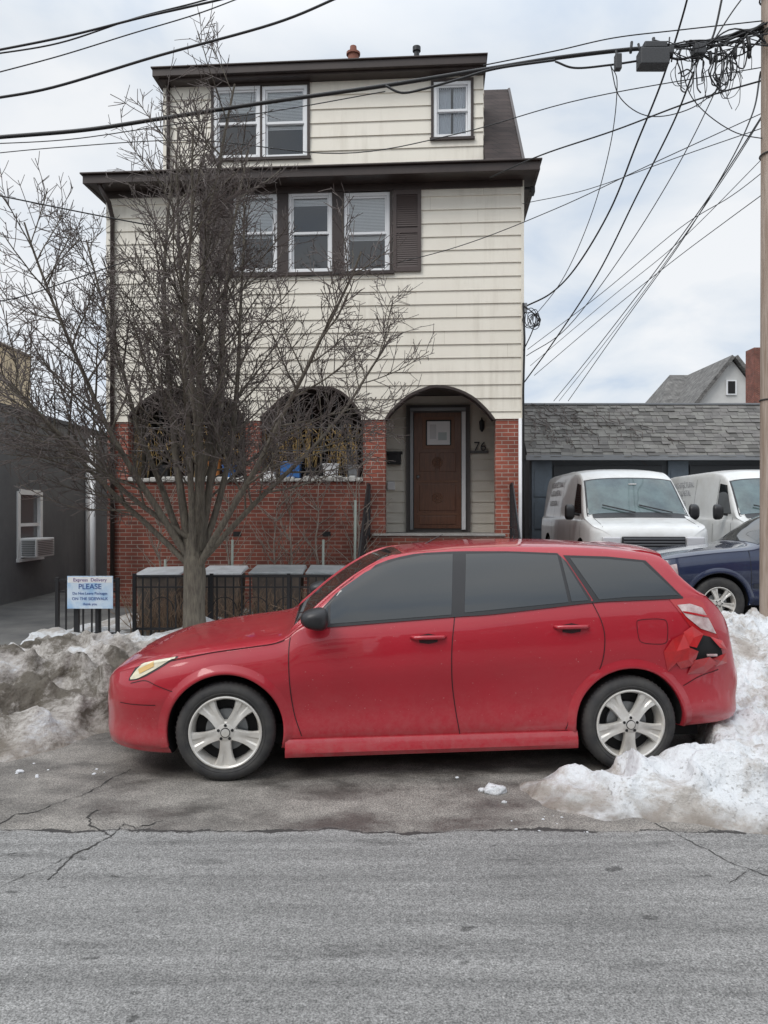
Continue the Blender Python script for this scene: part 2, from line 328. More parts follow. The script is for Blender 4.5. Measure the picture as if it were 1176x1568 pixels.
# ================= SNOW
def snowmat(name,dirt,lo,hi,base=(.70,.72,.745),speck=.7,edge=.85,eh=.15):
    m=D.materials.new(name); nt,N,L,b=nodes_of(m); tc=N.new("ShaderNodeTexCoord")
    n=N.new("ShaderNodeTexNoise"); n.inputs["Scale"].default_value=1.9; n.inputs["Detail"].default_value=14; n.inputs["Roughness"].default_value=.75; n.inputs["Distortion"].default_value=.4; L.new(tc.outputs["Object"],n.inputs["Vector"])
    r=N.new("ShaderNodeValToRGB"); e=r.color_ramp.elements; e[0].position=lo; e[0].color=(*base,1); e[1].position=hi; e[1].color=(*dirt,1)
    k=e.new((lo*.55+hi*.45)); k.color=(.45,.42,.39,1)
    L.new(n.outputs[0],r.inputs[0])
    s=N.new("ShaderNodeSeparateXYZ"); L.new(tc.outputs["Object"],s.inputs[0]); mr=N.new("ShaderNodeMapRange"); mr.inputs[1].default_value=0; mr.inputs[2].default_value=eh; mr.inputs[3].default_value=edge; mr.inputs[4].default_value=0; L.new(s.outputs[2],mr.inputs[0])
    nn=N.new("ShaderNodeTexNoise"); nn.inputs["Scale"].default_value=7; nn.inputs["Detail"].default_value=8; L.new(tc.outputs["Object"],nn.inputs["Vector"])
    rr=N.new("ShaderNodeMapRange"); rr.inputs[1].default_value=.3; rr.inputs[2].default_value=.55; L.new(nn.outputs[0],rr.inputs[0])
    mm=N.new("ShaderNodeMath"); mm.operation='MULTIPLY'; L.new(mr.outputs[0],mm.inputs[0]); L.new(rr.outputs[0],mm.inputs[1])
    x=N.new("ShaderNodeMix"); x.data_type='RGBA'; L.new(mm.outputs[0],x.inputs[0]); L.new(r.outputs[0],x.inputs[6]); x.inputs[7].default_value=(.20,.17,.14,1)
    n2=N.new("ShaderNodeTexNoise"); n2.inputs["Scale"].default_value=45; n2.inputs["Detail"].default_value=5; L.new(tc.outputs["Object"],n2.inputs["Vector"])
    r2=N.new("ShaderNodeMapRange"); r2.inputs[1].default_value=.56; r2.inputs[2].default_value=.68; L.new(n2.outputs[0],r2.inputs[0])
    n6=N.new("ShaderNodeTexNoise"); n6.inputs["Scale"].default_value=3.1; n6.inputs["Detail"].default_value=5; L.new(tc.outputs["Object"],n6.inputs["Vector"])
    r6=N.new("ShaderNodeMapRange"); r6.inputs[1].default_value=.45; r6.inputs[2].default_value=.62; r6.inputs[3].default_value=.08; r6.inputs[4].default_value=speck; L.new(n6.outputs[0],r6.inputs[0])
    m6=N.new("ShaderNodeMath"); m6.operation='MULTIPLY'; L.new(r2.outputs[0],m6.inputs[0]); L.new(r6.outputs[0],m6.inputs[1])
    y=N.new("ShaderNodeMix"); y.data_type='RGBA'; L.new(m6.outputs[0],y.inputs[0]); L.new(x.outputs[2],y.inputs[6]); y.inputs[7].default_value=(.13,.11,.09,1)
    L.new(y.outputs[2],b.inputs["Base Color"]); b.inputs["Roughness"].default_value=.55
    bp=N.new("ShaderNodeBump"); bp.inputs["Strength"].default_value=.9; bp.inputs["Distance"].default_value=.03; n4=N.new("ShaderNodeTexNoise"); n4.inputs["Scale"].default_value=22; n4.inputs["Detail"].default_value=9; n4.inputs["Roughness"].default_value=.65; L.new(tc.outputs["Object"],n4.inputs["Vector"]); L.new(n4.outputs[0],bp.inputs["Height"]); L.new(bp.outputs[0],b.inputs["Normal"])
    return m
def fbm(x,y,s,o=5):
    t=0;a=1;q=0
    for k in range(o):
        t+=a*noise.noise(Vector((x*s,y*s,k*7.3))); q+=a; a*=.52; s*=2.05
    return t/q
def ridged(x,y,s):
    return abs(noise.noise(Vector((x*s,y*s,3.3))))*2
def pile(name,x0,x1,y0,y1,st,hf,m):
    nx=int((x1-x0)/st); ny=int((y1-y0)/st); v=[]
    for j in range(ny+1):
        for i in range(nx+1):
            x=x0+i*st;y=y0+j*st; h=hf(x,y)
            jx=noise.noise(Vector((x*6,y*6,1+h*5)))*.06; jy=noise.noise(Vector((x*6,y*6,9+h*5)))*.06
            v.append((x+jx,y+jy,max(h,-.04)))
    W=nx+1
    f=[(j*W+i,j*W+i+1,(j+1)*W+i+1,(j+1)*W+i) for j in range(ny) for i in range(nx) if max(v[j*W+i][2],v[j*W+i+1][2],v[(j+1)*W+i+1][2],v[(j+1)*W+i][2])>-.035]
    return mk(name,v,f,m,smoothf=True)
snowL=snowmat("dirty_snow",(.10,.085,.065),.35,.55,(.62,.64,.66),.95); snowR=snowmat("snow_clean",(.28,.25,.215),.46,.70,(.70,.72,.74),.6,.95,.11)
def hl(x,y):
    fr=smooth(0,1.5,y-5.1-.75*(x+2.6)*(1 if x>-2.6 else .12)-.15*fbm(x,y,1.5,3))
    bk=smooth(0,1.5,8.6-y); sd=smooth(0,.6,-2.0+.55*smooth(5.9,6.5,y)-x+.15*fbm(x,y,2,3))
    b=.47*fr*bk*sd
    n=fbm(x,y,1.3)*.22+(.5-ridged(x+.3*fbm(x,y,2,2),y,2.6))*.15+fbm(x,y,6,4)*.13-abs(fbm(x+4,y,3.2,3))*.16
    return b*(1+.12*math.sin(x*1.9+.6))+n*min(1,b*3.5)-.05*(1-min(1,b*6))
pile("snow_bank",-9,-1.2,4.9,8.9,.022,hl,snowL)
def hr(x,y):
    front=4.13+.10*math.sin(x*2.2)+.16*max(0,1.0-x)+.12*fbm(x,y,2.5,4)
    a=.235*smooth(0,.55,y-front)*smooth(.62,1.7,x+.25*fbm(x,y,3,3))*smooth(0,.3,5.02+.9*smooth(2.0,2.9,x)*3-y)*(1+.25*smooth(1.6,2.6,x))
    c=.53*smooth(5.6,7.3,y)*smooth(0,.7,x-2.62)*smooth(0,1.0,9.4-y)
    b=max(a,c)
    n=fbm(x,y,1.6)*.18+(.5-ridged(x,y,3.2))*.12+fbm(x,y,7,4)*.12-abs(fbm(x+4,y,3.6,3))*.10
    return b+n*min(1,b*5)*(.55+b)-.03*(1-min(1,b*10))
pile("snow_bank",.4,7.5,3.9,9.6,.022,hr,snowR)
def hy(x,y):
    return .09+fbm(x,y,1.1)*.36+.12*smooth(8.8,9.6,y)*smooth(10.6,10.0,y)
pile("snow_patch",-4.4,-.3,8.8,11.6,.06,hy,snowR)
ck=MB()
def chunk(c,r,seed):
    bm=bmesh.new(); bmesh.ops.create_icosphere(bm,subdivisions=3,radius=1)
    vs=[]
    for q in bm.verts:
        k=1+.35*noise.noise(q.co*1.7+Vector((seed,0,0)))+.15*noise.noise(q.co*5+Vector((seed,0,0)))
        vs.append((c[0]+q.co.x*r[0]*k,c[1]+q.co.y*r[1]*k,c[2]+q.co.z*r[2]*k))
    fs=[tuple(a.index for a in q.verts) for q in bm.faces]; bm.free(); ck.add(vs,fs)
rk=random.Random(2)
for (px,py,r) in [(758,1212,.05),(738,1210,.02),(772,1228,.012),(700,1190,.01),(30,1182,.02)]+[(rk.uniform(780,900),rk.uniform(1240,1275),rk.uniform(.003,.008)) for _ in range(10)]+[(rk.uniform(0,160),rk.uniform(1165,1190),rk.uniform(.003,.010)) for _ in range(9)]:
    g=G(px,py); chunk((g.x,g.y,r*.3),(r*1.3,r,r*.7),px)
ck.obj("snow_chunks",snowmat("chunk_snow",(.5,.48,.45),.5,.8,edge=0),smoothf=True)

# ================= HOUSE
TH=math.radians(-4); D0=13.1; cT,sT=math.cos(TH),math.sin(TH)
house=empty("three_storey_house",(0,D0,0),TH)
def hx(px,off=0):
    u=(px-588)/F; return (u*(D0+off*cT)+off*sT)/(cT-u*sT)
def hp(px,py,off=0):
    t=hx(px,off); Y=D0+t*sT+off*cT; return (t,CH-(py-784)/F*Y)
def hz(px,py,off=0): return hp(px,py,off)[1]
XL=hx(163); XR=hx(798)
ZS=hz(588,643); ZE=7.29
def siding_obj(name,x0,x1,z0,z1,y,exp,parent,thick=.12,m=siding):
    prof=[(y+thick,z0)]; z=z1-math.ceil((z1-z0)/exp)*exp
    while z<z1-1e-6:
        zb=max(z,z0); zt=min(z+exp,z1); prof.append((y-.024,zb)); prof.append((y-.002,zt)); z+=exp
    prof.append((y+thick,z1)); n=len(prof)
    v=[(x0,a,b) for a,b in prof]+[(x1,a,b) for a,b in prof]
    f=[tuple(range(n)),tuple(range(2*n-1,n-1,-1))]+[(i,i+n,(i+1)%n+n,(i+1)%n) for i in range(n)]
    o=mk(name,v,f,m,parent); fixn(o); return o
EXP=.228
fs_=siding_obj("front_siding",XL,XR,ZS,ZE,0,EXP,house)
arches={1:[(195,660),(197,640),(205,628),(235,604),(265,596),(300,595),(335,604),(365,628),(374,640),(377,660)],
2:[(397,660),(399,640),(412,628),(440,604),(470,595),(497,593),(522,600),(545,622),(553,640),(556,660)],
3:[(588,660),(590,642),(600,628),(625,606),(650,595),(668,591),(695,595),(722,607),(744,626),(757,642),(759,660)]}
cs=[]
for k,a in arches.items(): cs.append(prism("c",[hp(*p) for p in a],-.3,.5,siding,house))
wx0,wx1=hx(356),hx(598); wz1,wz0=hz(480,296),hz(480,418)
cs.append(prism("c",[(wx0,wz0),(wx1,wz0),(wx1,wz1),(wx0,wz1)],-.3,.5,siding,house))
cut(fs_,cs)
sm=MB(); z=ZE-EXP*math.ceil((ZE-ZS)/EXP)
r_=random.Random(3)
while z<ZE:
    for k in range(2):
        x=r_.uniform(XL+.3,XR-.2)
        if z>wz0-.3 and hx(300)<x<hx(650): continue
        if z<ZS+.7: continue
        sm.add([(x,-.0255,z+.002),(x+.004,-.0255,z+.002),(x+.004,-.004,z+EXP-.003),(x,-.004,z+EXP-.003)],[(0,1,2,3)])
    z+=EXP
sm.obj("siding_seams",cream_seam,house)
at_=MB()
for k,a in arches.items():
    P=[hp(*p) for p in a[1:-1]]
    P=[(p.x,p.y) for p in catmull([Vector((q[0],q[1],0)) for q in P],3)]
    n=len(P); cx=sum(p[0] for p in P)/n; cz=P[0][1]-.2
    vs=[]
    for (x,zz) in P:
        d=Vector((cx-x,cz-zz)).normalized()*.03
        vs+=[(x-d.x*.5,-.035,zz-d.y*.5),(x+d.x,-.035,zz+d.y),(x+d.x,.26,zz+d.y),(x-d.x*.5,.26,zz-d.y*.5)]
    at_.add(vs,[(i*4+j,i*4+(j+1)%4,(i+1)*4+(j+1)%4,(i+1)*4+j) for i in range(n-1) for j in range(4)])
at_.obj("arch_trim",brown,house)
box("corner_board_r",XR-.002,XR+.045,-.03,.05,ZS,ZE,siding,house)
DEP=9.0
for nm,xx in(("side_wall_r",XR),("side_wall_l",XL)):
    o=siding_obj(nm,0,DEP-.13,ZS if nm[-1]=='r' else 2.3,ZE,0,EXP,house)
    if nm[-1]=='r': o.rotation_euler=(0,0,math.pi/2); o.location=(XR,.13,0)
    else: o.rotation_euler=(0,0,-math.pi/2); o.location=(XL,DEP,0)
box("rear_wall",XL,XR,DEP+.01,DEP+.12,.0,ZE,siding,house)
box("side_base_r",XR-.25,XR-.01,.3,DEP,0,ZS-.002,brick_a,house)
box("side_base_l",XL+.01,XL+.25,.3,DEP,0,2.29,brick_a,house)
ZSILL=hz(480,738); PF=1.34
xd0=hx(590)
b=MB(); b.box(XL+.01,xd0,.0,.24,0,ZSILL); b.obj("porch_brick_wall",brick_a,house)
b=MB()
b.box(XL+.012,hx(196),.003,.26,ZSILL+.002,ZS-.002); b.box(hx(376),hx(398),.003,.26,ZSILL+.002,ZS-.002); b.box(hx(556),hx(590),.003,.26,ZSILL+.002,ZS-.002)
b.box(hx(759),XR-.012,.003,.3,0,ZS-.002); b.obj("brick_piers",brick_b,house)
box("porch_floor",XL+.2,XR-.02,.26,1.6,PF-.25,PF,concrete,house)
box("porch_ceiling",XL+.15,XR-.15,.13,1.6,hz(600,586),hz(600,586)+.08,brown,house)
siding_obj("porch_back_siding",hx(575,1.5),XR-.2,PF,hz(600,587),1.5,.2,house,m=M("porch_siding",(.78,.74,.65),.5,col2=(.68,.64,.55),vscale=2))
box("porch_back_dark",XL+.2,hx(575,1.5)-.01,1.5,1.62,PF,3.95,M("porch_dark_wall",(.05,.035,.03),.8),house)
box("porch_divider",hx(560,1.0)-.02,hx(560,1.0)+.1,.30,1.49,PF,hz(600,587),M("divider",(.09,.07,.06),.8),house)
b=MB(); g=MB()
for (a,c) in((225,290),(305,360),(420,475),(490,540)):
    x0,x1=hx(a,1.48),hx(c,1.48); z0,z1=2.25,3.6
    b.box(x0,x0+.05,1.44,1.499,z0,z1); b.box(x1-.05,x1,1.44,1.499,z0,z1); b.box(x0+.05,x1-.05,1.44,1.499,z1-.05,z1); b.box(x0+.05,x1-.05,1.44,1.499,(z0+z1)/2-.02,(z0+z1)/2+.02)
    g.box(x0+.05,x1-.05,1.47,1.49,z0,z1-.05)
b.obj("porch_window_frames",M("porch_frame",(.35,.33,.30),.6),house); g.obj("porch_window_panes",gdark,house)
box("floor_slab",XL+.13,XR-.13,1.65,DEP,3.9,4.0,dark,house)
st=MB(); x0s,x1s=hx(574),hx(770)
for i in range(7):
    st.box(x0s+.003*i,x1s-.003*i,-.27*(i+1),-.27*i-.002 if i else -.004,0,PF-.003-.17*(i+.0)-.02)
st.obj("entry_steps",brick_a,house,bevel=.006)
box("step_nosing",x0s-.02,x1s+.02,-.29,.255,PF-.022,PF+.012,concrete,house,bevel=.006)
hr_=MB()
for xx in(hx(566),hx(782)):
    top=[(xx,-.02,PF+.85),(xx,-.3,PF+.85),(xx,-1.95,.95)]
    hr_.tube(top,.02,6)
    hr_.tube([(xx,-.02,PF+.12),(xx,-.3,PF+.12),(xx,-1.95,.2)],.012,6)
    for k in range(14):
        yy=-.02-k*.148; zt=PF+.85 if yy>-.3 else PF+.85+(yy+.3)*(PF-.10)/1.65
        hr_.tube([(xx,yy,zt-.86 if k not in(0,13) else zt-.95),(xx,yy,zt)],.018 if k in(0,13) else .007,5)
hr_.obj("handrails",black,house,smoothf=True,sharp=50)
def hbox(name,px0,px1,py0,py1,y0,y1,m,off=None,bevel=0):
    off=y0 if off is None else off
    return box(name,hx(px0,off),hx(px1,off),y0,y1,hz((px0+px1)/2,py1,off),hz((px0+px1)/2,py0,off),m,house,bevel)
hbox("door_casing",622,720,620,815,1.40,1.475,M("door_casing",(.10,.09,.085),.5))
hbox("door_slab",634,706,632,809,1.36,1.398,wood)
hbox("storm_frame_r",707,713,630,811,1.33,1.396,white); hbox("storm_frame_l",628,632.5,630,811,1.33,1.396,metalg); hbox("storm_frame_t",628,713,624,629,1.33,1.396,metalg)
hbox("glass_surround",647,696,638,687,1.352,1.3585,wood2,bevel=.006)
for (a,c,l,r) in((693,722,642,667),(693,722,673,698),(742,782,642,698),(790,803,642,698)):
    hbox("panel",l,r,a,c,1.347,1.3585,wood,bevel=.008)
for py in(708,762):
    b=MB(); x_,z_=hp(670,py,1.34)
    for R_ in(.03,.06,.09):
        b.tube([(x_+R_*math.cos(t*math.pi/12),1.343,z_+R_*math.sin(t*math.pi/12)) for t in range(25)],.008,6)
    b.obj("carving",wood2,house,smoothf=True)
for a in(736,786): hbox("rail",638,702,a,a+2.2,1.352,1.3575,wood2)
hbox("door_glass",652,691,643,682,1.346,1.3515,dark); hbox("notice",654,689,645,681,1.340,1.3445,paper); hbox("notice_small",671,684,662,674,1.336,1.3395,M("print",(.45,.5,.5),.6)); hbox("notice_text",658,668,650,672,1.336,1.3395,M("print2",(.6,.6,.6),.6))
b=MB(); kx,kz=hp(640,730,1.34); b.revolve([(0.001,-.06),(.028,-.055),(.032,-.03),(.012,-.02),(.012,.02)],(kx,1.35,kz),n=16); b.obj("door_knob",metalg,house,smoothf=True)
hbox("number_board",720,748,690,694,1.44,1.475,M("numplate",(.12,.12,.12),.6))
x_,z_=hp(735,690,1.42); text("house_number","76",.24,(x_,1.43,z_),(math.pi/2,0,0),black,house,.008)
hbox("mailbox",593,614,694,711,1.36,1.475,black,bevel=.01); hbox("mailbox_lid",591,616,691,695,1.34,1.475,black,bevel=.006)
hbox("meter_box",593,605,737,750,1.42,1.475,paper,bevel=.01)
b=MB(); x_,z_=hp(738,650,1.3); b.tube([(x_,1.47,z_+.1),(x_,1.36,z_+.13),(x_,1.33,z_)],.012,6); b.revolve([(.01,.10),(.05,.06),(.045,-.08),(.015,-.13)],(x_,1.33,z_),axis='Z',n=8); b.obj("wall_lantern",black,house)
g=MB(); rr=random.Random(5)
def strands(pxa,pxb,n):
    cls=[.05,.13,.22,.36,.47,.55,.68,.78,.86,.95]
    for i in range(n):
        cl=rr.choice(cls)+rr.gauss(0,.018); px=pxa+(pxb-pxa)*min(1,max(0,cl)); off=rr.uniform(.12,.34)
        x,z=hp(px,rr.uniform(645,690),off); l=rr.uniform(.3,.75)
        pts=[(x,off,z-l*1.0),(x+rr.gauss(0,.03),off,z-l*.5),(x+rr.gauss(0,.07),off,z)]
        g.tube(pts,[.004,.004,.0035],3)
        if rr.random()<.7:
            q=Vector(pts[2]); g.tube([q,q+Vector((rr.gauss(0,.04),rr.uniform(-.03,.03),-.06)),q+Vector((rr.gauss(0,.07),0,-rr.uniform(.10,.2)))],[.003,.009,.003],3)
strands(205,368,95); strands(402,550,140)
g.obj("dried_grass",straw,house)
stn=MB()
def sills(pa,pb):
    px=pa
    while px<pb:
        w_=rr.uniform(9,15); x0=hx(px);x1=hx(min(px+w_,pb)); h=rr.uniform(.06,.11)
        stn.box(x0+.004,x1-.004,-.04,.14,ZSILL+.002,ZSILL+h); px+=w_
sills(398,556); sills(196,376)
stn.obj("sill_stones",stone,house,bevel=.02)
def pot(name,px,py0,py1,wpx,m,rect=False):
    x,z0=hp(px,py1,.1); z1=hz(px,py0,.1); r=wpx/90/2
    b=MB()
    if rect: b.box(x-r,x+r,.03,.23,z0,z1); b.box(x-r-.012,x+r+.012,.02,.24,z1,z1+.025); b.obj(name,m,house,bevel=.012)
    else: b.revolve([(0.001,0),(r*.8,0),(r,(z1-z0)*.93),(r*1.07,(z1-z0)*.93),(r*1.07,z1-z0),(r*.9,z1-z0),(r*.85,(z1-z0)*.5)],(x,.14,z0),axis='Z',n=20); b.obj(name,m,house,smoothf=True,sharp=40)
pot("blue_crate",445,709,732,30,bluep,True); pot("white_bucket",506,710,732,26,paper); pot("grey_pot",541,712,732,24,metalg); pot("terracotta_pot",327,704,732,20,orangep); pot("dark_pot",475,716,733,18,blackpl); pot("dark_pot_b",350,712,733,22,bluep); pot("dark_pot_c",250,712,733,20,blackpl); pot("clear_tub",412,724,734,20,paper,True)
b=MB()
for px in(402,548,205,368,421,440,459,478,497,515,532,225,245,265,285,305,325,346): x=hx(px,.06); b.tube([(x,.06,ZSILL),(x,.06,ZS+.42 if px not in(402,548,205,368) else ZS+.1)],.009,5)
for py in(655,690): b.tube([(hx(400,.06),.06,hz(480,py,.06)),(hx(554,.06),.06,hz(480,py,.06))],.010,5); b.tube([(hx(198,.06),.06,hz(280,py,.06)),(hx(374,.06),.06,hz(280,py,.06))],.010,5)
b.obj("porch_bars",black,house)
for px in(363,500): hbox("vent",px-6,px+6,814,821,-.01,.01,dark)
def window(name,px0,px1,py0,py1,off,blind=.5,curtain=False):
    x0,x1=hx(px0,off),hx(px1,off); pm=(px0+px1)/2; z1,z0=hz(pm,py0,off),hz(pm,py1,off); y=off
    f=MB(); t=.055
    f.box(x0,x0+t,y-.035,y+.09,z0,z1); f.box(x1-t,x1,y-.035,y+.09,z0,z1); f.box(x0+t,x1-t,y-.035,y+.09,z1-t,z1); f.box(x0+t,x1-t,y-.045,y+.09,z0,z0+t)
    zm=(z0+z1)/2; f.box(x0+t,x1-t,y-.005,y+.07,zm-.022,zm+.022)
    k=.03
    a0,a1=x0+t+.002,x1-t-.002
    f.box(a0,a0+k,y,y+.03,zm+.022,z1-t); f.box(a1-k,a1,y,y+.03,zm+.022,z1-t); f.box(a0+k,a1-k,y,y+.03,z1-t-k,z1-t-.001)
    f.box(a0,a0+k,y+.03,y+.06,z0+t,zm-.022); f.box(a1-k,a1,y+.03,y+.06,z0+t,zm-.022); f.box(a0+k,a1-k,y+.03,y+.06,z0+t+.001,z0+t+k)
    f.obj(name+"_frame",white,house,bevel=.004)
    g=MB(); g.add([(a0,y+.018,zm),(a1,y+.018,zm),(a1,y+.018,z1-t),(a0,y+.018,z1-t)],[(0,1,2,3)]); g.add([(a0,y+.045,z0+t),(a1,y+.045,z0+t),(a1,y+.045,zm),(a0,y+.045,zm)],[(0,1,2,3)]); g.obj(name+"_glass",glass,house)
    r=MB(); Y=y+.7
    r.add([(x0,y+.1,z0),(x1,y+.1,z0),(x1,y+.1,z1),(x0,y+.1,z1),(x0,Y,z0),(x1,Y,z0),(x1,Y,z1),(x0,Y,z1)],[(4,5,6,7),(0,1,5,4),(1,2,6,5),(2,3,7,6),(3,0,4,7)]); r.obj(name+"_room",M("room",(.05,.05,.052),.8),house)
    s=MB(); zz=z1-t
    zb=z1-(z1-z0)*blind
    if curtain:
        K=40
        for (c0,c1) in((a0,a0+(a1-a0)*.46),(a1-(a1-a0)*.46,a1)):
            vs=[]
            for i in range(K+1):
                x=c0+(c1-c0)*i/K; yy=y+.09+.02*math.sin(i*1.1)
                vs+= [(x,yy,z0+t),(x,yy+.01,z1-t)]
            s.add(vs,[(2*i,2*i+2,2*i+3,2*i+1) for i in range(K)])
        s.obj(name+"_curtain",M("curtain",(.78,.81,.86),.8),house,smoothf=True)
    else:
        while zz>zb:
            s.add([(a0+.005,y+.040,zz-.025),(a1-.005,y+.040,zz-.025),(a1-.005,y+.050,zz),(a0+.005,y+.050,zz)],[(0,1,2,3)]) if zz>zm else s.add([(a0+.005,y+.075,zz-.025),(a1-.005,y+.075,zz-.025),(a1-.005,y+.085,zz),(a0+.005,y+.085,zz)],[(0,1,2,3)])
            zz-=.0252
        s.obj(name+"_blind",blindm,house)
for i,(a,c,bl) in enumerate([(358,425,.54),(442,509,.14),(527,597,.56)]): window("window_second_%d"%i,a,c,296,418,.02,bl)
b=MB()
for a,c in((425,442),(509,527)): b.box(hx(a),hx(c),-.04,.1,wz0,wz1)
b.box(hx(352),hx(358)+.0,-.05,.02,wz0,wz1); b.box(hx(597),hx(601),-.05,.02,wz0,wz1)
b.box(hx(352),hx(601),-.058,.02,wz1,ZE-.112); b.box(hx(348),hx(604),-.075,.03,hz(480,423),wz0)
b.obj("window_surround",brown,house,bevel=.004)
for i,(a,c) in enumerate(((307,351),(602,645))):
    b=MB(); x0,x1=hx(a),hx(c); z0,z1=hz(480,420),ZE-.114; zm=(z0+z1)/2
    b.box(x0,x0+.06,-.06,-.026,z0,z1); b.box(x1-.06,x1,-.06,-.026,z0,z1)
    for q in(z0,zm-.04,z1-.08): b.box(x0+.06,x1-.06,-.058,-.026,q,q+.08)
    zz=z0+.08
    while zz<z1-.1:
        if not(zm-.06<zz<zm+.04): b.add([(x0+.06,-.050,zz),(x1-.06,-.050,zz),(x1-.06,-.040,zz+.034),(x0+.06,-.040,zz+.034)],[(0,1,2,3)])
        zz+=.036
    b.box(x0+.05,x1-.05,-.032,-.0255,z0+.002,z1-.002)
    b.obj("shutter_%d"%i,shutterm,house)
ex0=hx(127,-.42); ex1=hx(827,-.42)
ZG=ZE
e=MB(); e.box(ex0+.06,ex1-.06,-.36,DEP+.3,ZG+.0,ZG+.05); e.obj("soffit",brown,house)
e=MB(); e.box(ex0,ex1,-.44,-.36,ZG-.015,ZG+.13); e.box(ex0,ex0+.06,-.36,DEP+.35,ZG-.015,ZG+.13); e.box(ex1-.06,ex1,-.36,DEP+.35,ZG-.015,ZG+.13)
e.box(ex0-.03,ex1+.03,-.49,DEP+.38,ZG+.13,ZG+.16); e.obj("fascia_gutter",brown,house,bevel=.008)
box("under_eave_band",XL-.01,XR+.02,-.055,-.026,ZG-.11,ZG-.002,brown,house)
OD=.10
dx0,dx1=hx(250,OD),hx(740,OD); dz1=hz(500,125,OD)
gx0=dx0+.02; gx1=XR+.0
def gam(name,xa,xb,prof):
    v=[(xa,a,c) for a,c in prof]+[(xb,a,c) for a,c in prof]; n=len(prof)
    mk(name,v,[tuple(range(n)),tuple(range(2*n-1,n-1,-1))]+[(i,i+1,i+1+n,i+n) for i in range(n-1)]+[(0,n,2*n-1,n-1)],shingle,house)
profR=[(-.40,ZG+.165),(2.2,ZG+2.75),(4.6,ZG+3.1),(7,ZG+2.7),(DEP+.35,ZG+.165)]
gam("gambrel_roof_r",dx1+.01,gx1,profR)
gam("gambrel_roof",gx0,dx1+.009,[(OD+2.0,ZG+.165),(OD+2.01,ZG+1.9),(4.6,ZG+2.9),(7,ZG+2.68),(DEP+.34,ZG+.165)])
b=MB(); b.tube([(gx1,a,c) for a,c in profR],.03,4); b.obj("rake_trim",brown,house)
ds=siding_obj("dormer_siding",dx0,dx1,ZG+.165,dz1,OD,.24,house)
cs=[]
wins=[(328,399,134,244,.34,False),(402,471,133,243,.56,False),(664,721,126,212,.3,True)]
for (a,c,p,q,bl,cu) in wins:
    cs.append(prism("c",[(hx(a,OD),hz((a+c)/2,q,OD)),(hx(c,OD),hz((a+c)/2,q,OD)),(hx(c,OD),hz((a+c)/2,p,OD)),(hx(a,OD),hz((a+c)/2,p,OD))],OD-.2,OD+.5,siding,house))
cut(ds,cs)
for i,(a,c,p,q,bl,cu) in enumerate(wins): window("window_attic_%d"%i,a,c,p,q,OD,bl,cu)
b=MB()
def frame_band(a,c,p,q,t=4):
    y0,y1=OD-.05,OD-.0255
    X0,X1,Z0,Z1=hx(a,OD),hx(c,OD),hz((a+c)/2,q,OD),hz((a+c)/2,p,OD); T=t/90
    b.box(X0-T,X0,y0,y1,Z0,Z1); b.box(X1,X1+T,y0,y1,Z0,Z1); b.box(X0-T,X1+T,y0-.003,y1,Z1,Z1+T); b.box(X0-T-.02,X1+T+.02,y0-.02,y1,Z0-T,Z0)
frame_band(328,471,133,243); frame_band(664,721,126,212)
b.box(hx(399,OD),hx(402,OD),OD-.045,OD+.05,hz(400,243,OD),hz(400,134,OD))
b.obj("attic_window_trim",brown,house)
for nm in("dormer_side_r","dormer_side_l"):
    o=siding_obj(nm,0,3.0,ZG+.165,dz1,0,.24,house)
    if nm[-1]=='r': o.rotation_euler=(0,0,math.pi/2); o.location=(dx1-.001,OD+.125,0)
    else: o.rotation_euler=(0,0,-math.pi/2); o.location=(dx0+.001,OD+3.1,0)
rx0,rx1=hx(233,OD-.3),hx(745,OD-.3)
b=MB(); b.box(rx0+.08,rx1-.04,OD-.22,5.0,dz1+.002,dz1+.04); b.box(rx0,rx1,OD-.30,5.1,dz1+.04,dz1+.17); b.box(rx0-.02,rx1+.02,OD-.33,5.12,dz1+.17,dz1+.195); b.obj("dormer_roof",brown,house,bevel=.006)
b=MB()
x=hx(258,OD-.06); b.tube([(x,OD-.07,dz1),(x,OD-.07,ZG+.2)],.035,8)
x=hx(172,-.06); b.tube([(x-.1,-.38,ZG),(x,-.2,ZG-.25),(x,-.06,ZG-.45),(x,-.06,.5)],.04,8)
b.obj("downspouts",brown,house,smoothf=True)
b=MB(); b.tube([(XR-.02,-.05,ZS),(XR-.02,-.05,.1)],.03,8); b.obj("downspout_white",white,house,smoothf=True)
b=MB(); x=XR+.03; b.tube([(x,-.05,hz(800,465)),(x+.02,-.06,hz(800,520)),(x,-.05,hz(800,600)),(x+.01,-.05,.6)],.018,6)
x,z=hp(822,490,-.1)
for k in range(7):
    R_=rr.uniform(.06,.14); ox=rr.uniform(-.05,.05); oz=rr.uniform(-.05,.05)
    b.tube(catmull([(x-.06+ox+R_*math.cos(t*.7+k)*.8+rr.uniform(-.02,.02),-.1+.03*math.sin(t*.4+k),z+oz+R_*1.2*math.sin(t*.7+k)+rr.uniform(-.02,.02)) for t in range(10)],3),.007,5)
b.tube(catmull([(XR+.03,-.1,hz(800,470)),(x-.02,-.12,z+.05),(x-.08,-.1,z-.2),(XR+.03,-.07,z-.5)],5),.01,5)
b.obj("service_entrance_cable",cablem,house,smoothf=True)
box("cable_bracket",XR+.046,XR+.09,-.09,-.02,hz(800,480),hz(800,466),metalg,house)
b=MB(); x,z=hp(541,96,1.2); b.revolve([(.1,-.6),(.1,.12),(.13,.12),(.13,.16),(.07,.17),(.06,.28),(0.001,.28)],(x,1.2,z+.02),axis='Z',n=14); b.obj("chimney_pot",M("terracotta",(.25,.10,.07),.8),house,smoothf=True,sharp=40)
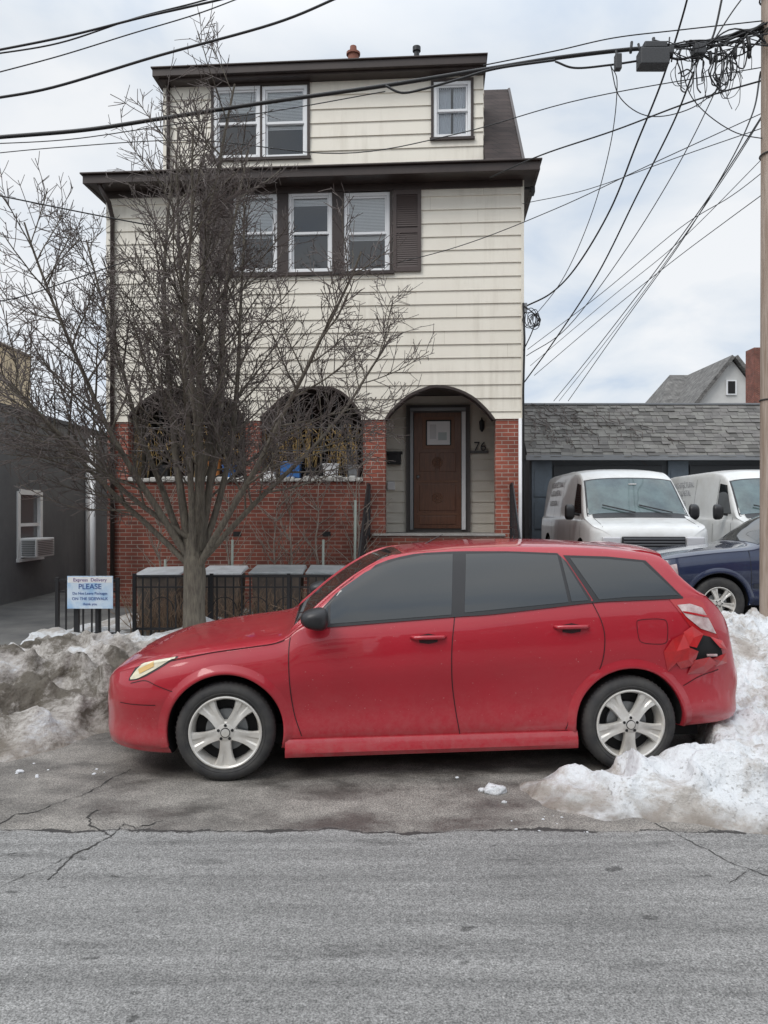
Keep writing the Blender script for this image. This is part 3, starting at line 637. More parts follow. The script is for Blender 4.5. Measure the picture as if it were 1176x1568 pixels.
b=MB(); x,z=hp(638,92,1.2); b.revolve([(.05,-.6),(.05,.14),(.075,.14),(.075,.22),(0.001,.24)],(x,1.2,z+.02),axis='Z',n=14); b.obj("vent_pipe",black,house,smoothf=True,sharp=40)
b=MB(); x,z=hp(815,300,.1); b.box(XR+.046,x,.1,.14,z+.12,z+.16); b.box(x-.04,x+.04,.02,.2,z+.03,z+.14); b.obj("security_camera",black,house,bevel=.01)

# ================= LEFT BUILDING
gb=empty("grey_stucco_building")
XW=-6.84
w0=box("wall",-16,XW,9.5,22,0,3.58,stucco,gb)
def wy(px): return XW*F/(px-588)
ya,yb=wy(27),wy(62); za=CH-(856-784)/F*ya; zb=CH+(784-752)/F*ya
cc=MB(); cc.box(XW-.3,XW+.3,ya,yb,za,zb); c=cc.obj("c",stucco,gb); cut(w0,[c])
b=MB(); t=.06
b.box(XW-.05,XW+.03,ya-.04,ya+t,za,zb); b.box(XW-.05,XW+.03,yb-t,yb+.04,za,zb); b.box(XW-.05,XW+.03,ya+t,yb-t,zb-t,zb+.04); b.box(XW-.05,XW+.05,ya-.06,yb+.06,za-.06,za-.001); zm=(za+zb)/2; b.box(XW-.05,XW+.01,ya+t,yb-t,zm-.03,zm+.03)
b.obj("window_frame",white,gb)
b=MB(); b.add([(XW-.04,ya,za),(XW-.04,yb,za),(XW-.04,yb,zb),(XW-.04,ya,zb)],[(0,1,2,3)]); b.obj("window_glass",M("side_glass",(.10,.11,.12),.1,coat=.5),gb)
b=MB(); b.box(XW-.1,XW+.32,ya+.06,yb-.1,za+.02,za+.38)
b.obj("air_conditioner",white,gb,bevel=.015)
b=MB()
for k in range(9): b.box(XW+.05,XW+.30,ya+.045,ya+.058,za+.06+k*.033,za+.075+k*.033)
for k in range(9): b.box(XW+.322,XW+.335,ya+.12,yb-.16,za+.06+k*.033,za+.075+k*.033)
b.obj("ac_grille",metalg,gb)
box("parapet_cap",-16,XW+.04,9.4,22.05,3.582,3.66,M("cap",(.06,.06,.065),.7),gb)
b=MB(); b.tube([(XW+.06,17.6,3.4),(XW+.06,17.6,.1)],.05,8); b.obj("downspout",white,gb,smoothf=True)
bb=empty("beige_building"); box("walls",-22,-10.3,20.5,22.4,0,6.2,beige,bb); box("roof_coping",-22,-10.24,20.44,22.45,6.202,6.27,M("coping",(.25,.2,.15),.7),bb)
gg=empty("green_roof_shed"); box("walls",-12.5,-11.3,24,27,0,4.3,beige,gg)
mk("roof",[(-12.8,23.7,4.3),(-11.0,23.7,4.3),(-11.0,27.3,4.3),(-12.8,27.3,4.3),(-12.8,25.5,5.3),(-11.7,25.5,5.3)],[(0,1,5,4),(1,2,5),(2,3,4,5),(3,0,4)],M("green_roof",(.08,.16,.13),.7),gg)
bh=empty("background_house"); box("walls",-9.0,-5.6,24,30,0,3.7,M("bh",(.5,.42,.32),.8),bh)
mk("roof",[(-9.3,23.7,3.7),(-5.3,23.7,3.7),(-5.3,30.3,3.7),(-9.3,30.3,3.7),(-7.3,23.7,4.6),(-7.3,30.3,4.6)],[(0,4,5,3),(1,2,5,4),(0,1,4),(2,3,5)],slate,bh)
pp=MB(); p=at(142,880,13.4); pp.tube([(p.x,13.4,.1),(p.x,13.4,3.05)],.05,10); pp.obj("white_standpipe",white,smoothf=True)
# ================= GARAGE
ga=empty("garage_building",(0,0,0),0)
GY=19.2; GX0=(808-588)/F*GY
gz=lambda py,d=GY: CH-(py-784)/F*d
box("wall",GX0+.05,24,GY+.05,GY+6,0,gz(702),M("garage_wall",(.10,.11,.12),.7),ga)
xx=GX0+.1
while xx<22:
    b=MB(); b.box(xx,xx+.5,GY-.03,GY+.04,0.2,gz(706))
    for k in range(3): b.box(xx+.06,xx+.44,GY-.05,GY-.032,.5+k*.8,1.15+k*.8)
    b.obj("pilaster_door",bluedoor,ga); xx+=3.4
b=MB()
xx=GX0+.65
while xx<22:
    for k in range(5): b.box(xx,xx+2.7,GY+.0,GY+.045,.25+k*.53,.25+k*.53+.51)
    xx+=3.4
b.obj("roll_up_doors",M("rollup",(.045,.05,.055),.5),ga)
box("gutter",GX0-.1,24,GY-.38,GY-.28,gz(706),gz(698),metalg,ga)
z0,z1=gz(700),gz(620,20.2)
sl_=MB(); nr=14
for k in range(nr):
    t0,t1=k/nr,(k+1)/nr
    ya_,yb_=GY-.35+1.35*t0,GY-.35+1.35*t1; za_,zb_=z0+(z1-z0)*t0,z0+(z1-z0)*t1
    x=GX0-.08
    while x<24:
        wv=rr.uniform(.16,.3); j=rr.uniform(-.015,.015); l=rr.uniform(.0,.025)
        sl_.add([(x,ya_-.03-l,za_+j),(x+wv-.006,ya_-.03-l,za_+j+rr.uniform(-.006,.006)),(x+wv-.006,yb_,zb_+.02),(x,yb_,zb_+.02),(x,ya_-.01,za_+j-.015),(x+wv-.006,ya_-.01,za_+j-.015)],[(0,1,2,3),(4,5,1,0)],rr.choice([0,0,1,1,2])); x+=wv
sl_.obj("slate_shingles",[M("slate_a",(.15,.145,.135),.8,col2=(.22,.215,.20),vscale=3),M("slate_b",(.20,.19,.18),.8,col2=(.13,.125,.12),vscale=3),M("slate_c",(.11,.106,.10),.8)],ga)
mk("roof_core",[(GX0,GY-.3,z0-.02),(24,GY-.3,z0-.02),(24,GY+.99,z1-.02),(GX0,GY+.99,z1-.02),(GX0,GY+6,z1-.02),(24,GY+6,z1-.02),(GX0,GY+6,z0),(24,GY+6,z0)],[(0,1,2,3),(3,2,5,4),(0,3,4,6),(1,7,5,2),(4,5,7,6)],dark,ga)
box("ridge_cap",GX0-.1,24,GY+.93,GY+1.1,z1-.0,z1+.04,metalg,ga)
iv=MB(); ri=random.Random(8)
for k in range(90):
    t=ri.uniform(.3,1.0); x=GX0+abs(ri.gauss(0,1.3)); p=Vector((x,GY-.42+1.35*t,z0+(z1-z0)*t+.03)); pts=[p]
    for j in range(6): p=p+Vector((ri.gauss(.05,.08),-.05,-.09+ri.gauss(0,.04))); pts.append(p)
    iv.tube(pts,.010,3,cap=False)
iv.obj("roof_ivy",twigm,ga)
dh=empty("gable_house",(0,0,0)); d=55
def q(px,py,dd=d): p=at(px,py,dd); return (p.x,p.y,p.z)
wallm=M("distant_siding",(.66,.66,.64),.7,col2=(.58,.58,.56),vscale=1)
A=q(1072,618);B=q(1170,618);C=q(1121,552)
mk("gable_front",[(A[0]-.6,d,0),(B[0]+.6,d,0),(B[0]+.6,d,A[2]-.6),C[:1]+(d,C[2]),(A[0]-.6,d,A[2]-.6),(A[0]-.6,d+12,0),(B[0]+.6,d+12,0),(B[0]+.6,d+12,A[2]-.6),(C[0],d+12,C[2]),(A[0]-.6,d+12,A[2]-.6)],[(0,1,2,3,4),(0,4,9,5),(1,6,7,2),(5,9,8,7,6)],wallm,dh)
def slab(name,a,b_,c_,d_,t,m,par):
    V=[Vector(p) for p in(a,b_,c_,d_)]; n=(V[1]-V[0]).cross(V[3]-V[0]).normalized()*t
    mk(name,V+[p+n for p in V],[(0,1,2,3),(7,6,5,4),(0,4,5,1),(1,5,6,2),(2,6,7,3),(3,7,4,0)],m,par)
x0,x1=A[0]-1.2,B[0]+1.2; ez=A[2]-1.15
slab("roof_l",(x0,d-.5,ez),(C[0],d-.5,C[2]+.15),(C[0],d+12.5,C[2]+.15),(x0,d+12.5,ez),.25,slate,dh)
slab("roof_r",(C[0],d-.5,C[2]+.15),(x1,d-.5,ez),(x1,d+12.5,ez),(C[0],d+12.5,C[2]+.15),.25,slate,dh)
box("side_wing",q(1040,618)[0],C[0],d+4,d+11,0,A[2]-.2,wallm,dh)
v=[(q(1036,618)[0],d+3.5,A[2]-.2),(C[0],d+3.5,A[2]-.2),(C[0],d+7.5,C[2]+.3),(q(1085,618)[0],d+7.5,C[2]+.3),(q(1036,618)[0],d+11.5,A[2]-.2),(C[0],d+11.5,A[2]-.2)]
mk("wing_roof",v,[(0,1,2,3),(0,3,4),(3,2,5,4)],slate,dh)
wa=q(1111,605);wb=q(1127,582); box("window",wa[0],wb[0],d-.12,d-.02,wa[2],wb[2],white,dh); box("window_pane",wa[0]+.12,wb[0]-.12,d-.15,d-.125,wa[2]+.1,wb[2]-.1,dark,dh)
ca=q(1155,580,50);cb2=q(1180,532,50); box("chimney",ca[0],cb2[0],50,51.2,ca[2]-4,cb2[2],brick_a,dh)
for i,(xa,xb,hh,mm) in enumerate([(-16,-7.5,6.5,brick_a),(-6.5,1.5,7.0,siding),(3.0,11,6.2,stucco),(12.5,22,6.8,brick_b)]):
    oh=empty("row_house"); box("walls",xa,xb,-20,-11.5,0,hh,mm,oh)
    mk("roof",[(xa-.3,-20.3,hh),(xb+.3,-20.3,hh),(xb+.3,-11.2,hh),(xa-.3,-11.2,hh),(xa-.3,-15.7,hh+2),(xb+.3,-15.7,hh+2)],[(0,1,5,4),(2,3,4,5),(0,4,3),(1,2,5),(0,3,2,1)],shingle,oh)
    b=MB(); g=MB()
    for fl in(1.2,4.0):
        for k in range(3):
            x=xa+1+k*(xb-xa-2.6)/2; b.box(x,x+1,-11.49,-11.42,fl,fl+1.5); g.box(x+.08,x+.92,-11.42,-11.40,fl+.08,fl+1.42)
    b.obj("window_frames",white,oh); g.obj("window_panes",gdark,oh)

# ================= CAR BODIES
def pchip(T,x):
    xs=[t[0] for t in T]; ys=[t[1] for t in T]; n=len(xs)
    if x<=xs[0]: return ys[0]
    if x>=xs[-1]: return ys[-1]
    i=max(k for k in range(n-1) if xs[k]<=x)
    h=[xs[k+1]-xs[k] for k in range(n-1)]; dl=[(ys[k+1]-ys[k])/h[k] for k in range(n-1)]
    def m(k):
        if k==0: return dl[0]
        if k==n-1: return dl[-1]
        if dl[k-1]*dl[k]<=0: return 0
        return 2*dl[k-1]*dl[k]/(dl[k-1]+dl[k])
    t=(x-xs[i])/h[i]; m0,m1=m(i)*h[i],m(i+1)*h[i]
    return (2*t**3-3*t*t+1)*ys[i]+(t**3-2*t*t+t)*m0+(-2*t**3+3*t*t)*ys[i+1]+(t**3-t*t)*m1
class Body:
    def __init__(s,top,bot,belt,W,k,fx,fp,fl,rx,rp,rl,crown=.05,side=None,fend=.9,rend=.93,crownf=None):
        s.__dict__.update(locals()); s.x0=top[0][0]; s.x1=top[-1][0]; s.cache={}
        s.side=side or [(0,.90),(.06,.955),(.14,.980),(.30,.970),(.44,.978),(.60,.998),(.70,1.0),(.86,.986),(1.0,.945)]
    def plan(s,x):
        if x<s.fx: t=min(1,(s.fx-x)/s.fl); return (1-s.fend*t**s.fp)**(1/s.fp)
        if x>s.rx: t=min(1,(x-s.rx)/s.rl); return (1-s.rend*t**s.rp)**(1/s.rp)
        return 1
    def geo(s,x):
        zt=pchip(s.top,x); zb=pchip(s.bot,x); w=s.W*s.plan(x)
        zbelt=min(pchip(s.belt,x),zt-.045); zbelt=max(zbelt,zb+.02)
        cr=s.crownf(x) if s.crownf else s.crown
        zre=max(zt-cr,zbelt+(zt-zbelt)*.35)
        wre=w*.945-s.k*(zre-zbelt)
        return zt,zb,w,zbelt,zre,wre
    def sec(s,x):
        k=round(x,4)
        if k in s.cache: return s.cache[k]
        zt,zb,w,zbelt,zre,wre=s.geo(x)
        P=[(0,zb),(w*.6,zb)]+[(w*a,zb+(zbelt-zb)*t) for t,a in s.side]
        wm=(w*.945+wre)/2+.008*min(1,(zre-zbelt)*4)
        P+= [(wm,(zbelt+zre)/2),(wre,zre),(wre*.9,zre+(zt-zre)*.5),(wre*.72,zre+(zt-zre)*.76),(wre*.4,zre+(zt-zre)*.94),(0,zt)]
        Q=catmull([Vector((a,c,0)) for a,c in P],4)
        s.cache[k]=[(max(0,a.x),a.y) for a in Q]; return s.cache[k]
    def ys(s,x,z):
        S=s.sec(x)[5:]; zs=np.maximum.accumulate([c for a,c in S]); return float(np.interp(z,zs,[a for a,c in S]))
    def tz(s,x,y):
        S=s.sec(x); S=[p for p in S[-25:]]; S=sorted(S,key=lambda p:p[0]); return float(np.interp(abs(y),[a for a,c in S],[c for a,c in S]))
    def build(s,name,m,parent,cutters=()):
        xs=[s.x0]; x=s.x0
        while x<s.x1-1e-6:
            e=min(x-s.x0,s.x1-x); st=.008 if e<.04 else(.02 if e<.45 else .045)
            x=min(s.x1,x+st); xs.append(x)
        rows=[]
        for x in xs:
            S=s.sec(x); rows.append([(x,-a,c) for a,c in S]+[(x,a,c) for a,c in S[-2:0:-1]])
        n=len(rows[0]); v=[p for r in rows for p in r]
        f=[(i*n+j,(i+1)*n+j,(i+1)*n+(j+1)%n,i*n+(j+1)%n) for i in range(len(rows)-1) for j in range(n)]
        f.append(tuple(range(n))); f.append(tuple((len(rows)-1)*n+j for j in range(n-1,-1,-1)))
        o=mk(name,v,f,[m,dark],parent); bm=bmesh.new(); bm.from_mesh(o.data); bmesh.ops.remove_doubles(bm,verts=bm.verts,dist=.0004); bmesh.ops.recalc_face_normals(bm,faces=bm.faces); bm.to_mesh(o.data); bm.free()
        if cutters: cut(o,list(cutters))
        o.data.polygons.foreach_set("use_smooth",[True]*len(o.data.polygons)); o.data.set_sharp_from_angle(angle=math.radians(38))
        return o
def wheelwell(cx,cz,r,side,depth,W,parent):
    n=48; y0,y1=(-W-.2,-W+depth) if side<0 else (W-depth,W+.2)
    v=[(cx+r*math.cos(2*math.pi*i/n),y,cz+r*math.sin(2*math.pi*i/n)) for y in(y0,y1) for i in range(n)]
    f=[tuple(range(n)),tuple(range(2*n-1,n-1,-1))]+[(i,i+n,(i+1)%n+n,(i+1)%n) for i in range(n)]
    o=mk("c",v,f,dark,parent); fixn(o); return o
def wheel(name,cx,cy,cz,R,rr_,side,parent,rot=0,spokes=5,rm=silver,sw_=1.0):
    e=D.objects.new(name,None); scene.collection.objects.link(e); e.parent=parent; e.location=(cx,cy,cz)
    if side>0: e.rotation_euler=(0,0,math.pi)
    b=MB()
    b.revolve([(rr_-.002,.02),(rr_+.004,-.004),(rr_+.02,-.012),(rr_+.024,-.010),(rr_+.028,-.013),(R-.03,-.010),(R-.012,.004),(R-.002,.022),(R,.04),(R,.165),(R-.012,.195),(rr_,.20)],(0,0,0),n=56)
    b.obj("tyre",rubber,e,smoothf=True,sharp=50)
    tg=MB()
    for k in range(60):
        a=2*math.pi*k/60; ca,sa=math.cos(a),math.sin(a); r0,r1=R-.014,R+.003
        t=.006
        tg.add([(ca*r0-sa*t,.004,sa*r0+ca*t),(ca*r0+sa*t,.004,sa*r0-ca*t),(ca*r1+sa*t,.03,sa*r1-ca*t),(ca*r1-sa*t,.03,sa*r1+ca*t)],[(0,1,2,3)])
    tg.obj("tread_blocks",rubber,e)
    b=MB()
    b.revolve([(rr_-.001,.02),(rr_,-.006),(rr_-.008,-.009),(rr_-.016,-.004),(rr_-.02,.02),(rr_-.03,.05),(rr_-.032,.18)],(0,0,0),n=56)
    L_=rr_-.018
    for k in range(spokes):
        a=rot+2*math.pi*k/spokes+math.pi/2; ca,sa=math.cos(a),math.sin(a)
        def T(r,t,y): return (ca*r-sa*t,y,sa*r+ca*t)
        hw=[(.03,.036,.002),(.06,.038,.000),(.10,.039,.003),(.135,.044,.006),(.165,.052,.006),(.19,.064,.004),(L_+.008,.078,.002)]
        vs=[]
        for i_,(r,w_,y) in enumerate(hw):
            w_*=sw_; gr=(0,.001,.003,.006,.010,.012,.008)[i_]
            vs+=[T(r,-w_,y+.018),T(r,-w_*.84,y),T(r,-w_*.36,y+.001),T(r,-w_*.2,y+gr),T(r,w_*.2,y+gr),T(r,w_*.36,y+.001),T(r,w_*.84,y),T(r,w_,y+.018),T(r,w_*.85,y+.05),T(r,-w_*.85,y+.05)]
        n=10; fs=[(i*n+j,i*n+(j+1)%n,(i+1)*n+(j+1)%n,(i+1)*n+j) for i in range(len(hw)-1) for j in range(n)]+[tuple(range(n)),tuple((len(hw)-1)*n+j for j in range(n-1,-1,-1))]
        b.add(vs,fs)
    b.revolve([(0.001,-.008),(.026,-.008),(.030,-.002),(.055,0),(.068,.008),(.07,.06)],(0,0,0),n=40)
    b.obj("alloy_rim",rm,e,smoothf=True,sharp=35)
    b=MB()
    for k in range(5):
        a=rot+2*math.pi*(k+.5)/5+math.pi/2; b.revolve([(.0005,-.0045),(.0095,-.0045),(.0095,.002)],(.046*math.cos(a),0,.046*math.sin(a)),n=10)
    b.revolve([(.027,-.0085),(.030,-.0085),(.031,-.002)],(0,0,0),n=30)
    b.obj("lug_holes",dark,e)
    b=MB(); b.revolve([(0.001,.10),(rr_-.025,.10),(rr_-.03,.16)],(0,0,0),n=40); b.obj("wheel_back",dark,e)
    b=MB(); b.revolve([(.04,.075),(.135,.075),(.135,.095)],(0,0,0),n=40); b.obj("brake_disc",metalg,e,smoothf=True,sharp=40)
    return e
CTH=math.radians(4.0); cc_,ss_=math.cos(CTH),math.sin(CTH)
CC=Vector((.249,5.854,0)); car=empty("red_hatchback_car",CC,CTH)
def fx_(x):
    if x<-1.3: return -1.3+(x+1.3)*1.0
    if x>1.72: return x+.07*min(1,(x-1.72)/.2)
    return x
top=[(-2.19,.46),(-2.18,.56),(-2.15,.625),(-2.10,.672),(-2.03,.71),(-1.94,.745),(-1.82,.782),(-1.65,.818),(-1.41,.857),(-1.17,.888),(-1.02,.908),(-.95,.925),(-.84,1.01),(-.66,1.165),(-.46,1.31),(-.29,1.400),(-.10,1.455),(.1,1.485),(.3,1.500),(.6,1.508),(.9,1.508),(1.2,1.497),(1.45,1.474),(1.58,1.452),(1.63,1.43),(1.70,1.335),(1.80,1.215),(1.88,1.125),(1.95,1.03),(2.0,.93),(2.03,.82),(2.06,.75),(2.11,.70),(2.14,.62),(2.15,.45)]
top=[(fx_(a),c) for a,c in top]
bot=[(-2.19,.32),(-2.17,.23),(-2.1,.19),(-1.7,.172),(-.97,.19),(.97,.20),(1.7,.28),(2.05,.30),(2.13,.33),(2.15,.38)]
bot=[(fx_(a),c) for a,c in bot]
belt=[(-2.3,.60),(-1.3,.84),(-.9,.935),(-.7,.975),(.15,1.03),(1.05,1.115),(1.7,1.15),(2.0,1.13),(2.2,1.0)]
car_b=Body(top,bot,belt,.885,.52,-1.42,2.9,.772,1.45,3.6,.79,crownf=lambda x: .030-.018*smooth(-1.05,-.88,x)+.038*smooth(-.3,.1,x),fend=.93)
HX=1.3225; HZ=.316
cuts=[wheelwell(sx*HX,HZ+.004,.372,sd_,.33,.885,car) for sx in(-1,1) for sd_ in(-1,1)]
car_b.build("body_shell",red,car,cuts)
for nm,sx,sd_,r in(("wheel_front_near",-1,-1,.63),("wheel_rear_near",1,-1,.62),("wheel_front_far",-1,1,.3),("wheel_rear_far",1,1,.1)):
    wheel(nm,sx*HX,sd_*.868,HZ,.316,.232,sd_,car,r)
def cpt(px,py,it=12):
    u=(px-588)/F; vv=(py-784)/F
    ox,oy=(-CC.x)*cc_+(-CC.y)*ss_, (CC.x)*ss_+(-CC.y)*cc_
    dx_,dy_=u*cc_+ss_, -u*ss_+cc_
    y=-.86
    for k in range(it):
        t=(y-oy)/dy_; x=ox+t*dx_; z=CH-vv*t
        xc=min(max(x,car_b.x0+.01),car_b.x1-.01)
        zc=min(z,car_b.geo(xc)[4])
        yn=-car_b.ys(xc,zc); y=y*.5+yn*.5
    return x,z
def dens(P,n):
    P=[Vector((a,c)) for a,c in P]; L_=[0]
    for i in range(1,len(P)): L_.append(L_[-1]+(P[i]-P[i-1]).length)
    out=[]
    for k in range(n+1):
        t=L_[-1]*k/n; i=max(j for j in range(len(P)-1) if L_[j]<=t+1e-9); f_=(t-L_[i])/max(1e-9,L_[i+1]-L_[i]); out.append(P[i].lerp(P[i+1],min(1,f_)))
    return out
def patch(name,botl,topl,off,m,both=True,px=True,n=24,mm=10,body=None,parent=None,clamp=False):
    bd=body or car_b; par=parent or car
    B=[cpt(*p) for p in botl] if px else botl; T=[cpt(*p) for p in topl] if px else topl
    B=dens(B,n);T=dens(T,n); b=MB()
    if clamp:
        T=[Vector((p.x,min(p.y,bd.geo(p.x)[4]+.004))) for p in T]; B=[Vector((p.x,min(p.y,bd.geo(p.x)[4]-.004))) for p in B]
    for sg in((1,-1) if both else (1,)):
        vs=[]
        for i in range(n+1):
            for j in range(mm+1):
                q_=B[i].lerp(T[i],j/mm); y=-bd.ys(q_.x,q_.y)-off; vs.append((q_.x,y*sg,q_.y))
        fs=[(i*(mm+1)+j,(i+1)*(mm+1)+j,(i+1)*(mm+1)+j+1,i*(mm+1)+j+1)[::sg] for i in range(n) for j in range(mm)]
        b.add(vs,fs)
    return b.obj(name,m,par,smoothf=True)
def ribbon(name,P,w_,off,m,both=True,px=True,body=None,parent=None):
    bd=body or car_b; par=parent or car
    Q=[cpt(*p) for p in P] if px else P
    Q=[(q_.x,q_.y) for q_ in catmull([Vector((a,c,0)) for a,c in Q],5)]; K=len(Q); b=MB()
    for sg in((1,-1) if both else(1,)):
        vs=[]
        for i in range(K):
            a=Vector(Q[max(0,i-1)]);c=Vector(Q[min(K-1,i+1)]); t=(c-a).normalized(); nn=Vector((-t.y,t.x))*w_/2; q_=Vector(Q[i])
            for s_ in(-1,1):
                r=q_+nn*s_; vs.append((r.x,(-bd.ys(r.x,r.y)-off)*sg,r.y))
        b.add(vs,[(2*i,2*i+1,2*i+3,2*i+2) for i in range(K-1)])
    return b.obj(name,m,par,smoothf=True)
gapm=M("panel_gap",(.03,.004,.006),.6)
patch("door_window_surround",[(478,962),(520,957),(690,943),(760,938),(905,921)],[(484,948),(505,913),(558,872),(600,855),(640,847),(700,844),(780,844),(858,847),(866,858),(905,917)],.003,blackpl)
patch("front_door_glass",[(506,955),(600,948),(691,941)],[(506,925),(522,902),(562,874),(605,858),(645,850),(693,848)],.006,gdark)
patch("front_quarter_glass",[(484,959),(502,956)],[(487,948),(502,927)],.006,gdark)
patch("rear_door_glass",[(711,938),(800,929),(870,922)],[(713,848),(780,847),(853,850)],.006,gdark)
patch("rear_door_vent_glass",[(875,921),(901,919)],[(858,852),(862,856)],.006,gdark)
patch("quarter_window_surround",[(910,922),(960,918),(1045,914)],[(862,850),(930,852),(988,858)],.003,blackpl)
patch("quarter_glass",[(917,918),(960,914),(1038,911)],[(872,854),(930,856),(984,861)],.006,gdark)
ribbon("belt_moulding",[(478,962),(520,957.5),(690,943.5),(760,938.5),(905,921.5),(960,918.5),(1045,914.5)],.012,.009,blackpl)
ribbon("gap_door_front",[(452,950),(443,985),(443,1040),(450,1090),(462,1127)],.006,.0025,gapm)
ribbon("gap_door_mid",[(696,943),(692,990),(692,1040),(698,1090),(704,1124)],.006,.0025,gapm)
ribbon("gap_door_rear",[(906,921),(922,955),(926,985),(918,1025),(895,1060),(876,1090),(866,1117)],.006,.0025,gapm)
ribbon("gap_sill",[(440,1132),(600,1129),(760,1124),(878,1118)],.006,.0025,gapm)
# bonnet shut line follows the fender crest
b=MB()
for sg in(1,-1):
    vs=[]
    for i in range(25):
        x=-1.85+.90*i/24; zt,zb,w_,zbl,zre,wre=car_b.geo(x); z=zbl+(zre-zbl)*.5
        for s_ in(-.0025,.0025): vs.append((x,(-car_b.ys(x,z+s_)-.0025)*sg,z+s_))
    b.add(vs,[(2*i,2*i+1,2*i+3,2*i+2) for i in range(24)])
b.obj("gap_hood",gapm,car)
ribbon("gap_bumper_f",[(200,1046),(222,1042),(240,1050),(266,1060)],.005,.0025,gapm)
ribbon("gap_bumper_r",[(1046,1050),(1072,1035),(1100,1025)],.005,.0025,gapm)
ribbon("fuel_door",[(976,950),(990,948),(1012,948),(1021,953),(1022,975),(1018,985),(1000,986),(982,983),(977,972),(975,955),(976,950)],.004,.0025,gapm,both=False)
ribbon("bumper_mark",[(184,1075),(200,1078),(238,1080)],.005,.002,gapm)
for (a,py) in((656,976),(875,960)):
    patch("handle_recess",[(a-14,py+8),(a,py+10),(a+14,py+7)],[(a-14,py-3),(a,py-6),(a+14,py-3)],.003,gapm,both=True,n=8,mm=4)
    x,z=cpt(a-26,py); x2,z2=cpt(a+26,py-1)
    b=MB()
    for sg in(1,-1):
        y=(-car_b.ys(x,z)); b.tube([(x,(y+.002)*sg,z),(x+.02,(y-.022)*sg,z),((x+x2)/2,(y-.032)*sg,z+.002),(x2-.02,(y-.022)*sg,z2),(x2,(y+.002)*sg,z2)],[.012,.014,.014,.014,.012],8)
    b.obj("door_handle",red,car,smoothf=True)
for cx in(-HX,HX):
    b=MB()
    for sg in(1,-1):
        vs=[]; K=44
        for i in range(K+1):
            a=math.radians(-14+208*i/K)
            for r,of in((.371,-.03),(.369,.014),(.380,.017),(.395,.010),(.43,.0005)):
                x=cx+r*math.cos(a); z=HZ+.004+r*math.sin(a)
                zz=max(z,.21); y=-car_b.ys(x,zz)-of; vs.append((x,y*sg,zz))
        b.add(vs,[(5*i+j,5*i+j+1,5*i+j+6,5*i+j+5) for i in range(K) for j in range(4)])
    b.obj("arch_lip",red,car,smoothf=True)
b=MB()
for sg in(1,-1):
    vs=[]; xs_=[-.945,-.90,-.6,0,.6,.9,.965]
    for i,x in enumerate(xs_):
        zt=.262+.01*(x+.95); zb_=.15+.012*(x+.95); e_=.012 if i in(0,6) else 0
        y=-.872
        for (yy,z) in((y+.06,zt+.012),(y-.002+e_,zt),(y-.022+e_,zt-.045),(y-.026+e_,zb_+.03),(y-.008,zb_),(y+.12,zb_+.005)): vs.append((x,yy*sg,z))
    b.add(vs,[(6*i+j,6*i+6+j,6*i+7+j,6*i+1+j)[::sg] for i in range(6) for j in range(5)]+[tuple(range(6)),tuple(range(41,35,-1))])
b.obj("side_skirt",red,car,smoothf=True,sharp=30)
box("underbody",-1.9,1.9,-.62,.62,.17,.30,dark,car)
patch("headlamp_rim",[(197,1042),(209,1041),(224,1035),(245,1023),(272,1006)],[(198,1038),(208,1021),(224,1006),(245,997),(273,993)],.003,blackpl,n=16,mm=8,clamp=True)
patch("headlamp",[(200,1040),(210,1039),(224,1032),(245,1020),(268,1005)],[(200,1037),(210,1024),(224,1010),(245,1001),(269,997)],.008,lampm,n=16,mm=8,clamp=True)
patch("headlamp_indicator",[(214,1031),(236,1020)],[(212,1024),(236,1012)],.012,M("amber",(.66,.42,.14),.2,coat=1),n=6,mm=4,clamp=True)
patch("tail_lamp_base",[(1058,962),(1075,972),(1100,978)],[(1024,917),(1060,914),(1076,922)],.004,tailr,n=12,mm=8)
patch("tail_lamp",[(1050,944),(1072,962),(1096,970)],[(1036,926),(1056,924),(1074,930)],.009,tailw,n=12,mm=8)
patch("tail_lamp_bar",[(1046,938),(1066,942),(1086,946)],[(1044,935),(1062,938),(1082,942)],.012,tailr,n=8,mm=4)
def toppatch(name,xa,xb,frac,off,m,body,par,n=20,mm=14):
    b=MB(); vs=[]
    for i in range(n+1):
        x=xa+(xb-xa)*i/n; zt,zb,w,zbl,zre,wre=body.geo(x)
        for j in range(mm+1):
            y=(-1+2*j/mm)*wre*frac; vs.append((x,y,body.tz(x,y)+off))
    b.add(vs,[(i*(mm+1)+j,(i+1)*(mm+1)+j,(i+1)*(mm+1)+j+1,i*(mm+1)+j+1) for i in range(n) for j in range(mm)])
    return b.obj(name,m,par,smoothf=True)
toppatch("windscreen",-.90,-.16,.78,.002,gdark,car_b,car)
toppatch("rear_window",1.68,1.86,.80,.003,gdark,car_b,car,n=8)
b=MB()
for sg in(-1,1):
    pts=[]
    for i in range(15):
        x=-.93+.76*i/14; zt,zb,w,zbl,zre,wre=car_b.geo(x); y=wre*.86; pts.append((x,sg*y,car_b.tz(x,y)-.004))
    b.tube(pts,[.004]+[.014]*13+[.004],8)
b.obj("a_pillars",red,car,smoothf=True)
b=MB(); vs=[]
for i in range(13):
    y=-.60+1.2*i/12; c_=1-abs(i-6)/6
    for (x,z) in((1.36,1.488),(1.50,1.490),(1.64+.07*c_,1.462),(1.655+.07*c_,1.432),(1.54,1.42)): vs.append((x,y,z-.012*(1-c_)-.022*(abs(y)/.6)**4))
b.add(vs,[(5*i+j,5*i+(j+1)%5,5*i+5+(j+1)%5,5*i+5+j) for i in range(12) for j in range(5)]+[tuple(range(5)),tuple(range(64,59,-1))])
b.obj("rear_spoiler",red,car,smoothf=True,sharp=40)
